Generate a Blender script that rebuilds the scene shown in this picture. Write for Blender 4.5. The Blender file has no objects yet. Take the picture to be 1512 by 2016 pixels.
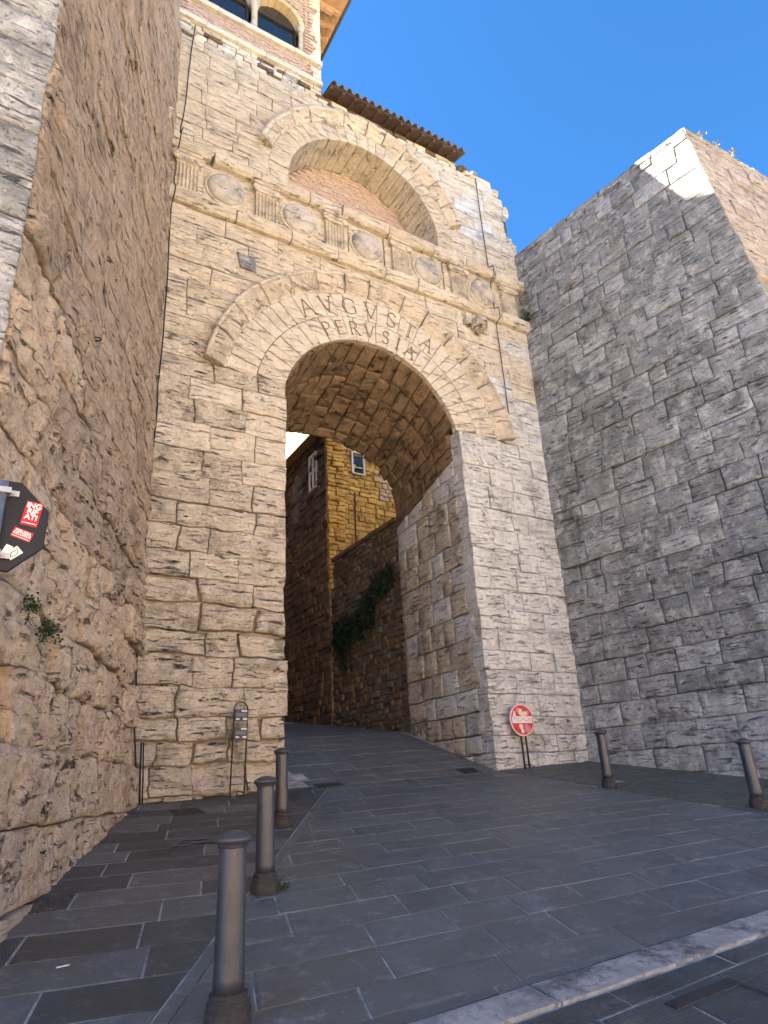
import bpy, math, random
import numpy as np
from mathutils import Matrix, Vector

rng = random.Random(7)
scene = bpy.context.scene
COL = scene.collection

# ------------------------------------------------------------------ camera, sky, sun, exposure
CAM = Vector((-6.541, -10.611, 0.0)); FPX = 1300.0
YAW, PITCH, ROLL = 0.5587369, 0.3899602, -0.0587214
_f = Vector((math.sin(YAW)*math.cos(PITCH), math.cos(YAW)*math.cos(PITCH), math.sin(PITCH)))
_r0 = Vector((math.cos(YAW), -math.sin(YAW), 0)); _u0 = _r0.cross(_f)
_r = _r0*math.cos(ROLL) + _u0*math.sin(ROLL); _u = -_r0*math.sin(ROLL) + _u0*math.cos(ROLL)
cam = bpy.data.cameras.new('camera'); cam_o = bpy.data.objects.new('camera', cam); COL.objects.link(cam_o)
cam.sensor_fit = 'VERTICAL'; cam.sensor_height = 24.0; cam.lens = 24.0*FPX/2016.0
cam.clip_start = 0.05; cam.clip_end = 2000
cam_o.matrix_world = Matrix(((_r.x, _u.x, -_f.x, CAM.x), (_r.y, _u.y, -_f.y, CAM.y), (_r.z, _u.z, -_f.z, CAM.z), (0, 0, 0, 1)))
scene.camera = cam_o

SUN = Vector((-1.0, 0.5, 1.15)).normalized()
world = bpy.data.worlds.new('World'); scene.world = world; world.use_nodes = True
wn = world.node_tree.nodes; wl = world.node_tree.links; wn.clear()
sky = wn.new('ShaderNodeTexSky'); sky.sky_type = 'NISHITA'; sky.sun_disc = False
sky.sun_elevation = math.asin(SUN.z); sky.sun_rotation = math.atan2(SUN.x, SUN.y)
sky.altitude = 1000; sky.air_density = 0.75; sky.dust_density = 0.0; sky.ozone_density = 5.0
bg = wn.new('ShaderNodeBackground'); bg.inputs['Strength'].default_value = 0.039
wo = wn.new('ShaderNodeOutputWorld')
tn = wn.new('ShaderNodeMix'); tn.data_type = 'RGBA'; tn.blend_type = 'MULTIPLY'; tn.inputs[0].default_value = 1.0
tn.inputs[7].default_value = (0.42, 0.86, 1.04, 1.0)      # the deep clear blue of the whole sky
wl.new(sky.outputs[0], tn.inputs[6]); wl.new(tn.outputs[2], bg.inputs[0]); wl.new(bg.outputs[0], wo.inputs[0])
sl = bpy.data.lights.new('sun', 'SUN'); sl.energy = 5.0; sl.angle = math.radians(0.5); sl.color = (1.0, 0.905, 0.745)
so = bpy.data.objects.new('sun', sl); COL.objects.link(so)
so.rotation_euler = SUN.to_track_quat('Z', 'Y').to_euler()
vs = scene.view_settings; vs.view_transform = 'Standard'; vs.look = 'None'; vs.gamma = 1.0
vs.use_curve_mapping = False; vs.exposure = 3.62
scene.render.film_transparent = False
try:
    scene.cycles.max_bounces = 8; scene.cycles.diffuse_bounces = 6; scene.cycles.use_denoising = True
except Exception:
    pass

# ------------------------------------------------------------------ helpers
def _hash(ix, iy, iz, s):
    h = (ix*374761393 + iy*668265263 + iz*2147483647 + s*1274126177) & 0xffffffff
    h = ((h ^ (h >> 13))*1274126177) & 0xffffffff
    return ((h ^ (h >> 16)) & 0xffff)/65535.0
def vnoise(P, s=0):
    P = np.asarray(P, float); i = np.floor(P).astype(np.int64); f = P - i; f = f*f*(3-2*f)
    out = 0
    for dx in (0, 1):
        for dy in (0, 1):
            for dz in (0, 1):
                w = (f[:, 0] if dx else 1-f[:, 0])*(f[:, 1] if dy else 1-f[:, 1])*(f[:, 2] if dz else 1-f[:, 2])
                out = out + w*_hash(i[:, 0]+dx, i[:, 1]+dy, i[:, 2]+dz, s)
    return out*2-1
def fbm(P, s=0, o=3):
    P = np.asarray(P, float); a = 1.0; t = 0; n = 0
    for k in range(o):
        t = t + a*vnoise(P*(2.03**k), s+k); n += a; a *= 0.5
    return t/n

def link(o, parent=None):
    COL.objects.link(o)
    if parent is not None: o.parent = parent
    return o
def meshobj(name, verts, faces, mat, parent=None, smooth=False):
    me = bpy.data.meshes.new(name)
    me.from_pydata([tuple(v) for v in verts], [], faces)
    if smooth is True: me.polygons.foreach_set('use_smooth', [True]*len(me.polygons))
    elif smooth is not False: me.polygons.foreach_set('use_smooth', list(smooth))
    if mat: me.materials.append(mat)
    me.update()
    return link(bpy.data.objects.new(name, me), parent)
def tag(o, label=None, cat=None, group=None, kind=None):
    if label: o['label'] = label
    if cat: o['category'] = cat
    if group: o['group'] = group
    if kind: o['kind'] = kind
    return o
def thing(name, label, cat, loc=(0, 0, 0), group=None):
    o = bpy.data.objects.new(name, None); o.empty_display_size = 0.2; o.location = loc
    link(o); return tag(o, label, cat, group)
def bake_local(o, parent):
    """parent keeps its location: shift the child's mesh so world coordinates stay as written"""
    o.parent = parent; o.matrix_parent_inverse = Matrix.Translation(-Vector(parent.location))
    return o

class MB:
    def __init__(s): s.v = []; s.f = []; s.sm = []
    def add(s, v, f, sm=False):
        n = len(s.v); s.v.extend([tuple(p) for p in v]); s.f.extend([tuple(i+n for i in q) for q in f])
        s.sm.extend(sm if isinstance(sm, (list, tuple)) else [sm]*len(f))
    def box(s, x0, x1, y0, y1, z0, z1, sm=False):
        v = [(x0,y0,z0),(x1,y0,z0),(x1,y1,z0),(x0,y1,z0),(x0,y0,z1),(x1,y0,z1),(x1,y1,z1),(x0,y1,z1)]
        s.add(v, [(0,3,2,1),(4,5,6,7),(0,1,5,4),(1,2,6,5),(2,3,7,6),(3,0,4,7)], sm)
    def obox(s, c, ax, ay, az, b=0.0):
        """oriented box: centre c, half-axis vectors"""
        c, ax, ay, az = map(Vector, (c, ax, ay, az)); v = []
        for k in (-1, 1):
            for (i, j) in ((-1,-1),(1,-1),(1,1),(-1,1)): v.append(c+ax*i+ay*j+az*k)
        s.add(v, [(0,3,2,1),(4,5,6,7),(0,1,5,4),(1,2,6,5),(2,3,7,6),(3,0,4,7)])
    def tube(s, pts, r, n=8, caps=True, sm=True):
        pts = [Vector(p) for p in pts]; rings = []
        rr = r if isinstance(r, (list, tuple)) else [r]*len(pts)
        up = None
        for i, p in enumerate(pts):
            d = (pts[min(i+1, len(pts)-1)]-pts[max(i-1, 0)]).normalized()
            if up is None:
                up = Vector((0,0,1)) if abs(d.z) < 0.9 else Vector((1,0,0))
            a = d.cross(up).normalized(); b = a.cross(d).normalized(); up = b
            rings.append([p + (a*math.cos(2*math.pi*k/n)+b*math.sin(2*math.pi*k/n))*rr[i] for k in range(n)])
        v = [q for rg in rings for q in rg]; f = []
        for i in range(len(pts)-1):
            for k in range(n): f.append((i*n+k, i*n+(k+1)%n, (i+1)*n+(k+1)%n, (i+1)*n+k))
        smf = [sm]*len(f)
        if caps:
            f.append(tuple(range(n-1,-1,-1))); f.append(tuple((len(pts)-1)*n+k for k in range(n))); smf += [False, False]
        s.add(v, f, smf)
    def lathe(s, prof, c, n=24, axis=None, sm=True):
        """prof: list of (r, h); axis direction default +Z"""
        c = Vector(c); w = Vector(axis).normalized() if axis else Vector((0,0,1))
        a = w.orthogonal().normalized(); b = w.cross(a); v = []; f = []
        for (r, h) in prof:
            for k in range(n):
                t = 2*math.pi*k/n; v.append(c + w*h + (a*math.cos(t)+b*math.sin(t))*r)
        for i in range(len(prof)-1):
            for k in range(n): f.append((i*n+k, i*n+(k+1)%n, (i+1)*n+(k+1)%n, (i+1)*n+k))
        smf = [sm]*len(f)
        f.append(tuple(range(n-1,-1,-1))); f.append(tuple((len(prof)-1)*n+k for k in range(n))); smf += [False, False]
        s.add(v, f, smf)
    def build(s, name, mat, parent=None): return meshobj(name, s.v, s.f, mat, parent, s.sm)

# ------------------------------------------------------------------ materials
def newmat(name):
    m = bpy.data.materials.new(name); m.use_nodes = True; nt = m.node_tree; nt.nodes.clear()
    out = nt.nodes.new('ShaderNodeOutputMaterial'); b = nt.nodes.new('ShaderNodeBsdfPrincipled')
    nt.links.new(b.outputs[0], out.inputs[0]); b.inputs['Roughness'].default_value = 0.9
    b.inputs['Specular IOR Level'].default_value = 0.25
    return m, nt, b
class G:
    """tiny node-graph helper"""
    def __init__(s, nt): s.nt = nt
    def n(s, t, **k):
        x = s.nt.nodes.new(t)
        for a, v in k.items(): setattr(x, a, v)
        return x
    def l(s, a, b): s.nt.links.new(a, b)
    def math(s, op, a, b=None, clamp=False):
        x = s.n('ShaderNodeMath', operation=op, use_clamp=clamp)
        for i, v in enumerate((a, b)):
            if v is None: continue
            if isinstance(v, (int, float)): x.inputs[i].default_value = v
            else: s.l(v, x.inputs[i])
        return x.outputs[0]
    def mix(s, fac, a, b, mode='MIX'):
        x = s.n('ShaderNodeMix', data_type='RGBA', blend_type=mode)
        for i, v in ((0, fac), (6, a), (7, b)):
            if isinstance(v, (int, float)): x.inputs[i].default_value = v
            elif isinstance(v, tuple): x.inputs[i].default_value = (*v[:3], 1)
            else: s.l(v, x.inputs[i])
        return x.outputs[2]
    def noise(s, vec, scale, detail=4, rough=0.6, dist=0.0):
        x = s.n('ShaderNodeTexNoise'); s.l(vec, x.inputs['Vector'])
        x.inputs['Scale'].default_value = scale; x.inputs['Detail'].default_value = detail
        x.inputs['Roughness'].default_value = rough; x.inputs['Distortion'].default_value = dist
        return x.outputs['Fac']
    def ramp(s, fac, lo, hi):
        x = s.n('ShaderNodeMapRange', clamp=True); s.l(fac, x.inputs[0])
        x.inputs[1].default_value = lo; x.inputs[2].default_value = hi
        return x.outputs[0]
    def scale(s, vec, sc):
        x = s.n('ShaderNodeVectorMath', operation='MULTIPLY'); s.l(vec, x.inputs[0]); x.inputs[1].default_value = sc
        return x.outputs[0]
    def rand(s):
        oi = s.n('ShaderNodeObjectInfo'); ge = s.n('ShaderNodeNewGeometry')
        a = s.math('ADD', oi.outputs['Random'], ge.outputs['Random Per Island'])
        return s.math('FRACT', a), ge
    def pos(s, rnd, ge, amt=7.0):
        x = s.n('ShaderNodeVectorMath', operation='ADD'); s.l(ge.outputs['Position'], x.inputs[0])
        m = s.math('MULTIPLY', rnd, amt); c = s.n('ShaderNodeCombineXYZ')
        for i in range(3): s.l(m, c.inputs[i])
        s.l(c.outputs[0], x.inputs[1]); return x.outputs[0]
    def bump(s, h, dist, strength=1.0, prev=None):
        x = s.n('ShaderNodeBump'); s.l(h, x.inputs['Height']); x.inputs['Distance'].default_value = dist
        x.inputs['Strength'].default_value = strength
        if prev is not None: s.l(prev, x.inputs['Normal'])
        return x.outputs[0]

def stone_mat(name, light, dark, stain, stain_amt=0.5, pits=0.5, bump=0.02, strata=16.0, vary=0.25, pale=None, pale_amt=0.0, tint=None, streak=1.0):
    """weathered travertine: bedding streaks, fissures, pores, lichen that runs across joints, slight tint per block"""
    m, nt, b = newmat(name); g = G(nt); rnd, ge = g.rand(); p = g.pos(rnd, ge, 3.7)
    wp = ge.outputs['Position']
    big = g.noise(wp, 0.45, 5, 0.62); med = g.noise(wp, 2.3, 9, 0.7, 0.3)
    st = g.noise(g.scale(p, (1.3, 1.3, strata)), 1.0, 8, 0.72, 0.9)
    pv = g.noise(g.scale(p, (2.6, 2.6, strata*1.45)), 1.0, 7, 0.7, 0.8)
    fine = g.noise(p, 38, 6, 0.75); mid = g.noise(p, 9.0, 7, 0.72)
    c = g.mix(g.ramp(med, 0.34, 0.66), dark, light)
    c = g.mix(g.math('MULTIPLY', g.ramp(st, 0.40, 0.66), 0.5*streak), c, tuple(min(0.8, x*1.25) for x in light))
    c = g.mix(g.math('MULTIPLY', g.ramp(st, 0.46, 0.30), 0.42*streak), c, tuple(x*0.62 for x in dark))
    c = g.mix(g.math('MULTIPLY', rnd, vary), c, tint or tuple(x*0.55 for x in dark))
    if pale: c = g.mix(g.math('MULTIPLY', g.ramp(g.noise(wp, 3.4, 10, 0.76), 0.50, 0.60), pale_amt), c, pale)
    # lichen and soot patches, free of the joints
    s1 = g.math('MULTIPLY', g.ramp(g.noise(wp, 1.9, 11, 0.78), 0.49, 0.60), g.ramp(big, 0.34, 0.60))
    c = g.mix(g.math('MULTIPLY', s1, stain_amt), c, stain)
    c = g.mix(g.math('MULTIPLY', g.ramp(mid, 0.55, 0.34), 0.40), c, tuple(x*0.6 for x in dark))
    pt = g.math('MULTIPLY', g.ramp(pv, 0.565, 0.63), g.ramp(mid, 0.38, 0.54))
    c = g.mix(g.math('MULTIPLY', pt, pits), c, tuple(x*0.45 for x in stain))
    spk = g.ramp(g.noise(p, 21, 6, 0.78), 0.585, 0.68)
    c = g.mix(g.math('MULTIPLY', spk, 0.25+stain_amt*0.5), c, stain)
    g.l(c, b.inputs['Base Color'])
    h = g.math('ADD', g.math('MULTIPLY', st, 0.7), g.math('MULTIPLY', mid, 0.8))
    h = g.math('SUBTRACT', g.math('ADD', h, g.math('MULTIPLY', fine, 0.35)), g.math('ADD', g.math('MULTIPLY', pt, 0.8), g.math('MULTIPLY', spk, 0.35)))
    g.l(g.bump(h, bump, 1.0), b.inputs['Normal'])
    return m
def plain_mat(name, col, rough=0.6, metal=0.0, var=0.15, nscale=9.0, bump=0.0, dirt=None, dirt_amt=0.0, spec=0.3):
    m, nt, b = newmat(name); g = G(nt); rnd, ge = g.rand(); p = g.pos(rnd, ge)
    n1 = g.noise(p, nscale, 6, 0.65)
    c = g.mix(g.ramp(n1, 0.3, 0.7), tuple(x*(1-var) for x in col), tuple(min(1, x*(1+var)) for x in col))
    if dirt: c = g.mix(g.math('MULTIPLY', g.ramp(g.noise(p, nscale*0.6, 8, 0.75), 0.48, 0.65), dirt_amt), c, dirt)
    g.l(c, b.inputs['Base Color']); b.inputs['Roughness'].default_value = rough; b.inputs['Metallic'].default_value = metal
    b.inputs['Specular IOR Level'].default_value = spec
    if bump: g.l(g.bump(g.noise(p, nscale*5, 4, 0.6), bump), b.inputs['Normal'])
    return m

M = {}
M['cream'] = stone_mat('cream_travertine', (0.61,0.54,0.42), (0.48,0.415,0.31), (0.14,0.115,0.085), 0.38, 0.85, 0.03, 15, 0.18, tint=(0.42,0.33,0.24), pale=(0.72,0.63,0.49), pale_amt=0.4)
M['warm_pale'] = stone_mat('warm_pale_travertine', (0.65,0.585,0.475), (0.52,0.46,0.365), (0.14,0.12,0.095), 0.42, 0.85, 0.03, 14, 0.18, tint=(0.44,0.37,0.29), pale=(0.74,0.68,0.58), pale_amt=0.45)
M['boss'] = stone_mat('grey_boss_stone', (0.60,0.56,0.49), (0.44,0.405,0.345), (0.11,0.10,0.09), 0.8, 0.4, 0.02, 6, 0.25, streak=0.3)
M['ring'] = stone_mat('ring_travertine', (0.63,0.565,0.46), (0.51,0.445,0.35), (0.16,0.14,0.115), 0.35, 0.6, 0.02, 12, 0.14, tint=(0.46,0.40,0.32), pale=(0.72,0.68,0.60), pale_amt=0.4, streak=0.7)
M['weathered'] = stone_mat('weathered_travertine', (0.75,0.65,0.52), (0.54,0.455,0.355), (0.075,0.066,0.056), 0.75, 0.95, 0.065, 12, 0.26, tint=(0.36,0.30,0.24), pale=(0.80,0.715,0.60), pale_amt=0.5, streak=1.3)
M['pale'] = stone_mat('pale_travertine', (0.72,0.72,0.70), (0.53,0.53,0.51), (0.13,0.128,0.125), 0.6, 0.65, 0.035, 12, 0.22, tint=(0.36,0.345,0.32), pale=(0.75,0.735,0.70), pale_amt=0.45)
M['grey'] = stone_mat('grey_lichen_travertine', (0.335,0.342,0.34), (0.195,0.20,0.20), (0.06,0.062,0.065), 0.75, 0.75, 0.045, 11, 0.42, pale=(0.54,0.54,0.525), pale_amt=0.7, tint=(0.12,0.125,0.13), streak=1.2)
M['grey_light'] = stone_mat('light_grey_travertine', (0.43,0.44,0.44), (0.27,0.275,0.28), (0.07,0.073,0.08), 0.75, 0.7, 0.04, 11, 0.3, pale=(0.60,0.60,0.585), pale_amt=0.7, tint=(0.2,0.2,0.21), streak=1.2)
M['tan'] = stone_mat('tan_eroded_travertine', (0.66,0.52,0.395), (0.46,0.35,0.255), (0.10,0.078,0.055), 0.55, 1.0, 0.10, 9, 0.10, pale=(0.54,0.45,0.36), pale_amt=0.5, tint=(0.36,0.24,0.14), streak=1.2)
M['tower_side'] = stone_mat('pinkish_side_travertine', (0.52,0.455,0.39), (0.37,0.315,0.265), (0.11,0.095,0.08), 0.6, 0.9, 0.06, 11, 0.2, pale=(0.58,0.53,0.47), pale_amt=0.5)
M['peach'] = stone_mat('peach_boulder_travertine', (0.80,0.61,0.45), (0.62,0.445,0.305), (0.15,0.11,0.08), 0.5, 0.9, 0.08, 6, 0.10, pale=(0.80,0.68,0.56), pale_amt=0.6, tint=(0.58,0.37,0.20))
M['carved'] = stone_mat('carved_limestone', (0.64,0.575,0.46), (0.49,0.425,0.325), (0.12,0.105,0.088), 0.65, 0.6, 0.025, 8, 0.14, streak=0.7)
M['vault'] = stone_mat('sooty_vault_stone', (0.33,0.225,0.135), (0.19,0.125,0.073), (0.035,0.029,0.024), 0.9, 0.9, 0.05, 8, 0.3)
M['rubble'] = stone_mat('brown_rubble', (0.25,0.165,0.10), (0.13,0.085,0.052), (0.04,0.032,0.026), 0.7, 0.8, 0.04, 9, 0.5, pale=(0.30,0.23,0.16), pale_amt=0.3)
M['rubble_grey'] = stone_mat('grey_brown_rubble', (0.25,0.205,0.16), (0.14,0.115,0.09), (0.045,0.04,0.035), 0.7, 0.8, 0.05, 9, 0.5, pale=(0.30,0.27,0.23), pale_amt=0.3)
M['ochre'] = stone_mat('ochre_rubble', (0.82,0.50,0.17), (0.56,0.31,0.09), (0.11,0.07,0.04), 0.75, 1.0, 0.06, 9, 0.5, pale=(0.80,0.60,0.30), pale_amt=0.4)
M['mortar'] = plain_mat('old_mortar', (0.27,0.215,0.16), 0.95, 0, 0.3, 5, 0.01)
M['mortar_grey'] = plain_mat('grey_mortar', (0.20,0.195,0.18), 0.95, 0, 0.3, 5, 0.01)
M['brick'] = plain_mat('rose_brick', (0.42,0.315,0.25), 0.92, 0, 0.25, 9, 0.006, (0.50,0.40,0.30), 0.8)
M['brick_mortar'] = plain_mat('brick_mortar', (0.34,0.27,0.21), 0.95, 0, 0.2, 8, 0.004)
M['white_stone'] = stone_mat('white_string_stone', (0.70,0.63,0.52), (0.56,0.49,0.39), (0.2,0.17,0.14), 0.35, 0.3, 0.006, 8, 0.1)
M['archivolt'] = stone_mat('tan_moulding', (0.59,0.52,0.415), (0.46,0.395,0.305), (0.12,0.095,0.07), 0.5, 0.5, 0.03, 7, 0.16, pale=(0.62,0.52,0.39), pale_amt=0.3, streak=0.6)
M['arch_cream'] = stone_mat('loggia_arch_stone', (0.66,0.52,0.30), (0.54,0.41,0.23), (0.2,0.16,0.1), 0.3, 0.3, 0.01, 8, 0.1)
M['letter'] = plain_mat('incised_letter', (0.17,0.135,0.10), 0.9, 0, 0.3, 12)
M['tile'] = plain_mat('weathered_roof_tile', (0.16,0.115,0.085), 0.9, 0, 0.35, 6, 0.005, (0.06,0.055,0.045), 0.7)
M['wood'] = plain_mat('dark_eave_wood', (0.10,0.065,0.045), 0.85, 0, 0.3, 5, 0.004)
M['wood_light'] = plain_mat('warm_eave_wood', (0.36,0.22,0.12), 0.8, 0, 0.25, 5, 0.004)
M['dark_metal'] = plain_mat('dark_iron', (0.035,0.032,0.030), 0.55, 0.2, 0.3, 20)
M['cable'] = plain_mat('black_cable', (0.02,0.02,0.02), 0.6, 0, 0.2, 20)
M['steel'] = plain_mat('galvanised_steel', (0.42,0.43,0.44), 0.45, 0.8, 0.15, 14, 0.0, (0.25,0.24,0.22), 0.4)
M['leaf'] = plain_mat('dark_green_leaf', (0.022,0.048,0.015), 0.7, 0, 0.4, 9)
M['ivy_leaf'] = plain_mat('dark_ivy_leaf', (0.012,0.024,0.010), 0.8, 0, 0.5, 9)  # ivy is a darker green than the other leaves
M['dry'] = plain_mat('dry_weed', (0.17,0.14,0.08), 0.9, 0, 0.4, 9)
# glass
def glass_mat():
    m, nt, b = newmat('dark_window_glass')
    b.inputs['Base Color'].default_value = (0.012,0.016,0.022,1); b.inputs['Roughness'].default_value = 0.06
    b.inputs['Specular IOR Level'].default_value = 0.8
    return m
M['glass'] = glass_mat()

# ------------------------------------------------------------------ ground shape
def ground(x, y):
    z = 0.05 + 0.03*x
    if y <= 0:
        z += 0.145*max(y, -9.0)
        if y < -9: z += 0.03*max(y+9, -12)
    elif y < 3.25: z += 0.30*y
    else: z += 0.30*3.25 + 0.135*(y-3.25)
    return z

# ------------------------------------------------------------------ masonry
class Plane:
    """wall surface: origin, horizontal axis s, up axis t, outward normal"""
    def __init__(self, O, S, N, T=(0,0,1)):
        self.O = np.array(O, float); self.S = np.array(S, float); self.T = np.array(T, float); self.N = np.array(N, float)
    def at(self, s, t):
        P = self.O + np.outer(s, self.S) + np.outer(t, self.T)
        return P, np.tile(self.N, (len(P), 1))

def stone_geo(fn, W, H, proud=0.0, gap=0.012, cham=0.02, rough=0.012, freq=3.0, back=0.12, cell=0.22, seed=0, wob=0.008, strata=0.0, nmax=9):
    """one block: displaced face grid plus sides. fn(u,v) -> points, normals"""
    nu = int(min(nmax, max(1, round(W/cell)))); nv = int(min(nmax, max(1, round(H/cell))))
    gu, gv = min(.2, gap*0.5/W), min(.2, gap*0.5/H); eu, ev = min(.3, gu+cham/W), min(.3, gv+cham/H)
    us = np.concatenate([[gu], np.linspace(eu, 1-eu, nu+1), [1-gu]]); vs_ = np.concatenate([[gv], np.linspace(ev, 1-ev, nv+1), [1-gv]])
    A, B = len(us), len(vs_)
    U, V = np.meshgrid(us, vs_, indexing='ij'); U = U.ravel(); V = V.ravel()
    P, N = fn(U, V)
    bi = np.zeros((A, B), bool); bi[0] = bi[-1] = True; bi[:, 0] = bi[:, -1] = True; bi = bi.ravel()
    rg = 1-2*np.abs(fbm(P*freq*1.3+5.0, 77, 3)); rg2 = 1-2*np.abs(vnoise(P*np.array([1,1,1.8])*freq*3.1, 78))
    h = proud + rough*(0.6*fbm(P*freq, 11, 4) + 0.55*(rg-0.5) + 0.30*(rg2-0.5))
    if strata: h = h + strata*vnoise(P*np.array([1.2, 1.2, 9.0]), 5)
    h = np.where(bi, proud - cham*(0.7+0.9*vnoise(P*5.0, 3)) + 0.4*rough*vnoise(P*freq, 11), h)
    if wob:
        w = np.stack([vnoise(P*3.1, 21), vnoise(P*3.1, 22), vnoise(P*3.1, 23)], 1)*wob
        w += np.stack([vnoise(P*9, 31), vnoise(P*9, 32), vnoise(P*9, 33)], 1)*wob*0.5
        w -= N*np.sum(w*N, 1, keepdims=True)
        P = P + w
    top = P + N*h[:, None]
    idx = np.arange(A*B).reshape(A, B)
    f = []; sm = []
    for i in range(A-1):
        for j in range(B-1):
            f.append((idx[i, j], idx[i+1, j], idx[i+1, j+1], idx[i, j+1])); sm.append(True)
    loop = list(idx[:, 0]) + list(idx[-1, 1:]) + list(idx[-2::-1, -1]) + list(idx[0, -2:0:-1])
    bk = P[loop] - N[loop]*back
    n0 = A*B; L = len(loop)
    for k in range(L):
        k2 = (k+1) % L; f.append((loop[k2], loop[k], n0+k, n0+k2)); sm.append(False)
    return np.vstack([top, bk]), f, sm
def flipfix(v, f, n):
    """make sure the first face looks along n"""
    a, b, c = (v[i] for i in f[0][:3])
    if np.dot(np.cross(b-a, c-a), n) < 0: return [q[::-1] for q in f]
    return f
def stone(parent, name, fn, W, H, mat, mb=None, **k):
    v, f, sm = stone_geo(fn, W, H, **k)
    n = fn(np.array([.5]), np.array([.5]))[1][0]
    f = flipfix(v, f, n)
    f = [tuple(int(i) for i in q) for q in f]
    if mb is not None: mb.add(v, f, sm); return None
    return meshobj(name, v, f, mat, parent, sm)
def quad_fn(pl, xl, xr, z0, z1, ztop=None):
    """patch on a plane between side curves xl(z), xr(z)"""
    def fn(u, v):
        t = z0 + (z1-z0)*v
        a = np.array([xl(z) for z in t]); b = np.array([xr(z) for z in t])
        return pl.at(a+(b-a)*u, t)
    return fn
def split(L, mean, r, lo=0.55, hi=1.5):
    """random lengths filling L"""
    n = max(1, round(L/mean)); w = [r.uniform(lo, hi) for _ in range(n)]; s = sum(w)
    return [x*L/s for x in w]

def const(c): return lambda z: c
def lerp_fn(z0, a, z1, b): return lambda z: a + (b-a)*(z-z0)/(z1-z0)
def course_stones(pl, z0, z1, xl, xr, mean, r, tilt=0.02):
    """cut a course between boundary curves into blocks -> list of (fn, W, H)"""
    zm = (z0+z1)/2; a, b = xl(zm), xr(zm)
    if b-a < 0.06: return []
    xs = [a]
    for w in split(b-a, mean, r): xs.append(xs[-1]+w)
    js = [xl] + [lerp_fn(z0, x+r.uniform(-tilt, tilt), z1, x+r.uniform(-tilt, tilt)) for x in xs[1:-1]] + [xr]
    out = []
    for i in range(len(js)-1):
        W = xs[i+1]-xs[i]
        out.append((quad_fn(pl, js[i], js[i+1], z0, z1), W, z1-z0, (xs[i]+xs[i+1])/2, zm))
    return out

# =================================================================== GATE WALL
XC, ZC = 0.06, 7.08
R1, R2, R3, R4 = 2.20, 2.81, 3.445, 3.89
XU, ZU, U1, U2, U3 = 0.13, 13.40, 2.154, 2.62, 3.0
ZSP = 7.60
JL, JR = -2.06, 2.29
def wl_x(z): return -4.43 - 0.019*z
def wr_x(z): return 4.84 + 0.020*z
FAC = Plane((0,0,0), (1,0,0), (0,-1,0))
gate = thing('city_gate', 'ancient travertine arched city gate between the two towers, with carved shields and inscription', 'gate', (0,0,0))
r = random.Random(3)
levels = [-0.9,-0.42,0.0,0.43,0.76,1.11,1.56,2.04,2.44,2.9,3.33,3.78,4.25,4.68,5.20,5.70,6.25,6.75,7.22,7.60]
z = 7.6
while z < 11.2: levels.append(round(z+ (11.29-7.6)/8, 3)); z = levels[-1]
STN = []   # (area, fn, W, H, mat, kw)
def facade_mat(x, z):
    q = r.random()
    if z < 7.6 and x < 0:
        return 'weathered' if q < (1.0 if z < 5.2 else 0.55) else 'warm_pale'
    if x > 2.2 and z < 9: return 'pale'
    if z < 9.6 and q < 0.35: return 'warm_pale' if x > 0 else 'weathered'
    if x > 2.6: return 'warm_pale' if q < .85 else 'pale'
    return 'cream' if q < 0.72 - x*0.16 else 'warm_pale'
def facade_kw(x, z):
    k = dict(proud=r.uniform(0.0, 0.02), gap=r.choice([0.003, 0.006, 0.014]), cham=r.choice([0.004,0.008,0.014]), rough=0.012, freq=3.2, strata=0.008, wob=0.012, cell=0.15)
    if z < 3.2 and x < 0: k.update(proud=r.uniform(-0.03, 0.07), gap=r.choice([0.008, 0.012, 0.02, 0.06]), cham=r.choice([0.015,0.03]), rough=0.055, strata=0.035, wob=0.032, cell=0.065, nmax=16)
    elif z < 7.6 and x < 0: k.update(proud=r.uniform(-0.01, 0.035), cham=r.choice([0.008,0.016,0.025]), rough=0.028, strata=0.02, wob=0.024, cell=0.085, nmax=13, gap=r.choice([0.004,0.008,0.014,0.03]))
    elif z < 7.6: k.update(proud=r.uniform(-0.005, 0.035), cham=r.choice([0.006,0.012,0.02]), rough=0.016, strata=0.008, wob=0.013, cell=0.10, nmax=12, gap=r.choice([0.004,0.008,0.02]))
    return k
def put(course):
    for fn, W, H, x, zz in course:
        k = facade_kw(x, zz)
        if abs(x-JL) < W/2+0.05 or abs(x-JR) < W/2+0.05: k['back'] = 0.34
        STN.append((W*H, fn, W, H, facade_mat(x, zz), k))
def arcx(sign, cx, cz, R):
    def f(z):
        d = R*R-(z-cz)**2
        return cx + sign*math.sqrt(d) if d > 0 else cx
    return f
for i in range(len(levels)-1):
    z0, z1 = levels[i], levels[i+1]; zm = (z0+z1)/2
    mean = 0.85 if zm > 1.2 else 0.62
    L = lambda z: wl_x(z)-0.12
    Rr = lambda z: wr_x(z)+0.12
    if z1 <= ZSP+1e-3:
        put(course_stones(FAC, z0, z1, L, const(JL), mean, r)); put(course_stones(FAC, z0, z1, const(JR), Rr, mean*0.9, r))
    else:
        RB = 3.72
        if z0 < ZC+RB-0.05:
            put(course_stones(FAC, z0, z1, L, arcx(-1, XC, ZC, RB), 0.95, r)); put(course_stones(FAC, z0, z1, arcx(1, XC, ZC, RB), Rr, 0.9, r))
        else: put(course_stones(FAC, z0, z1, L, Rr, 1.0, r))
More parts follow.
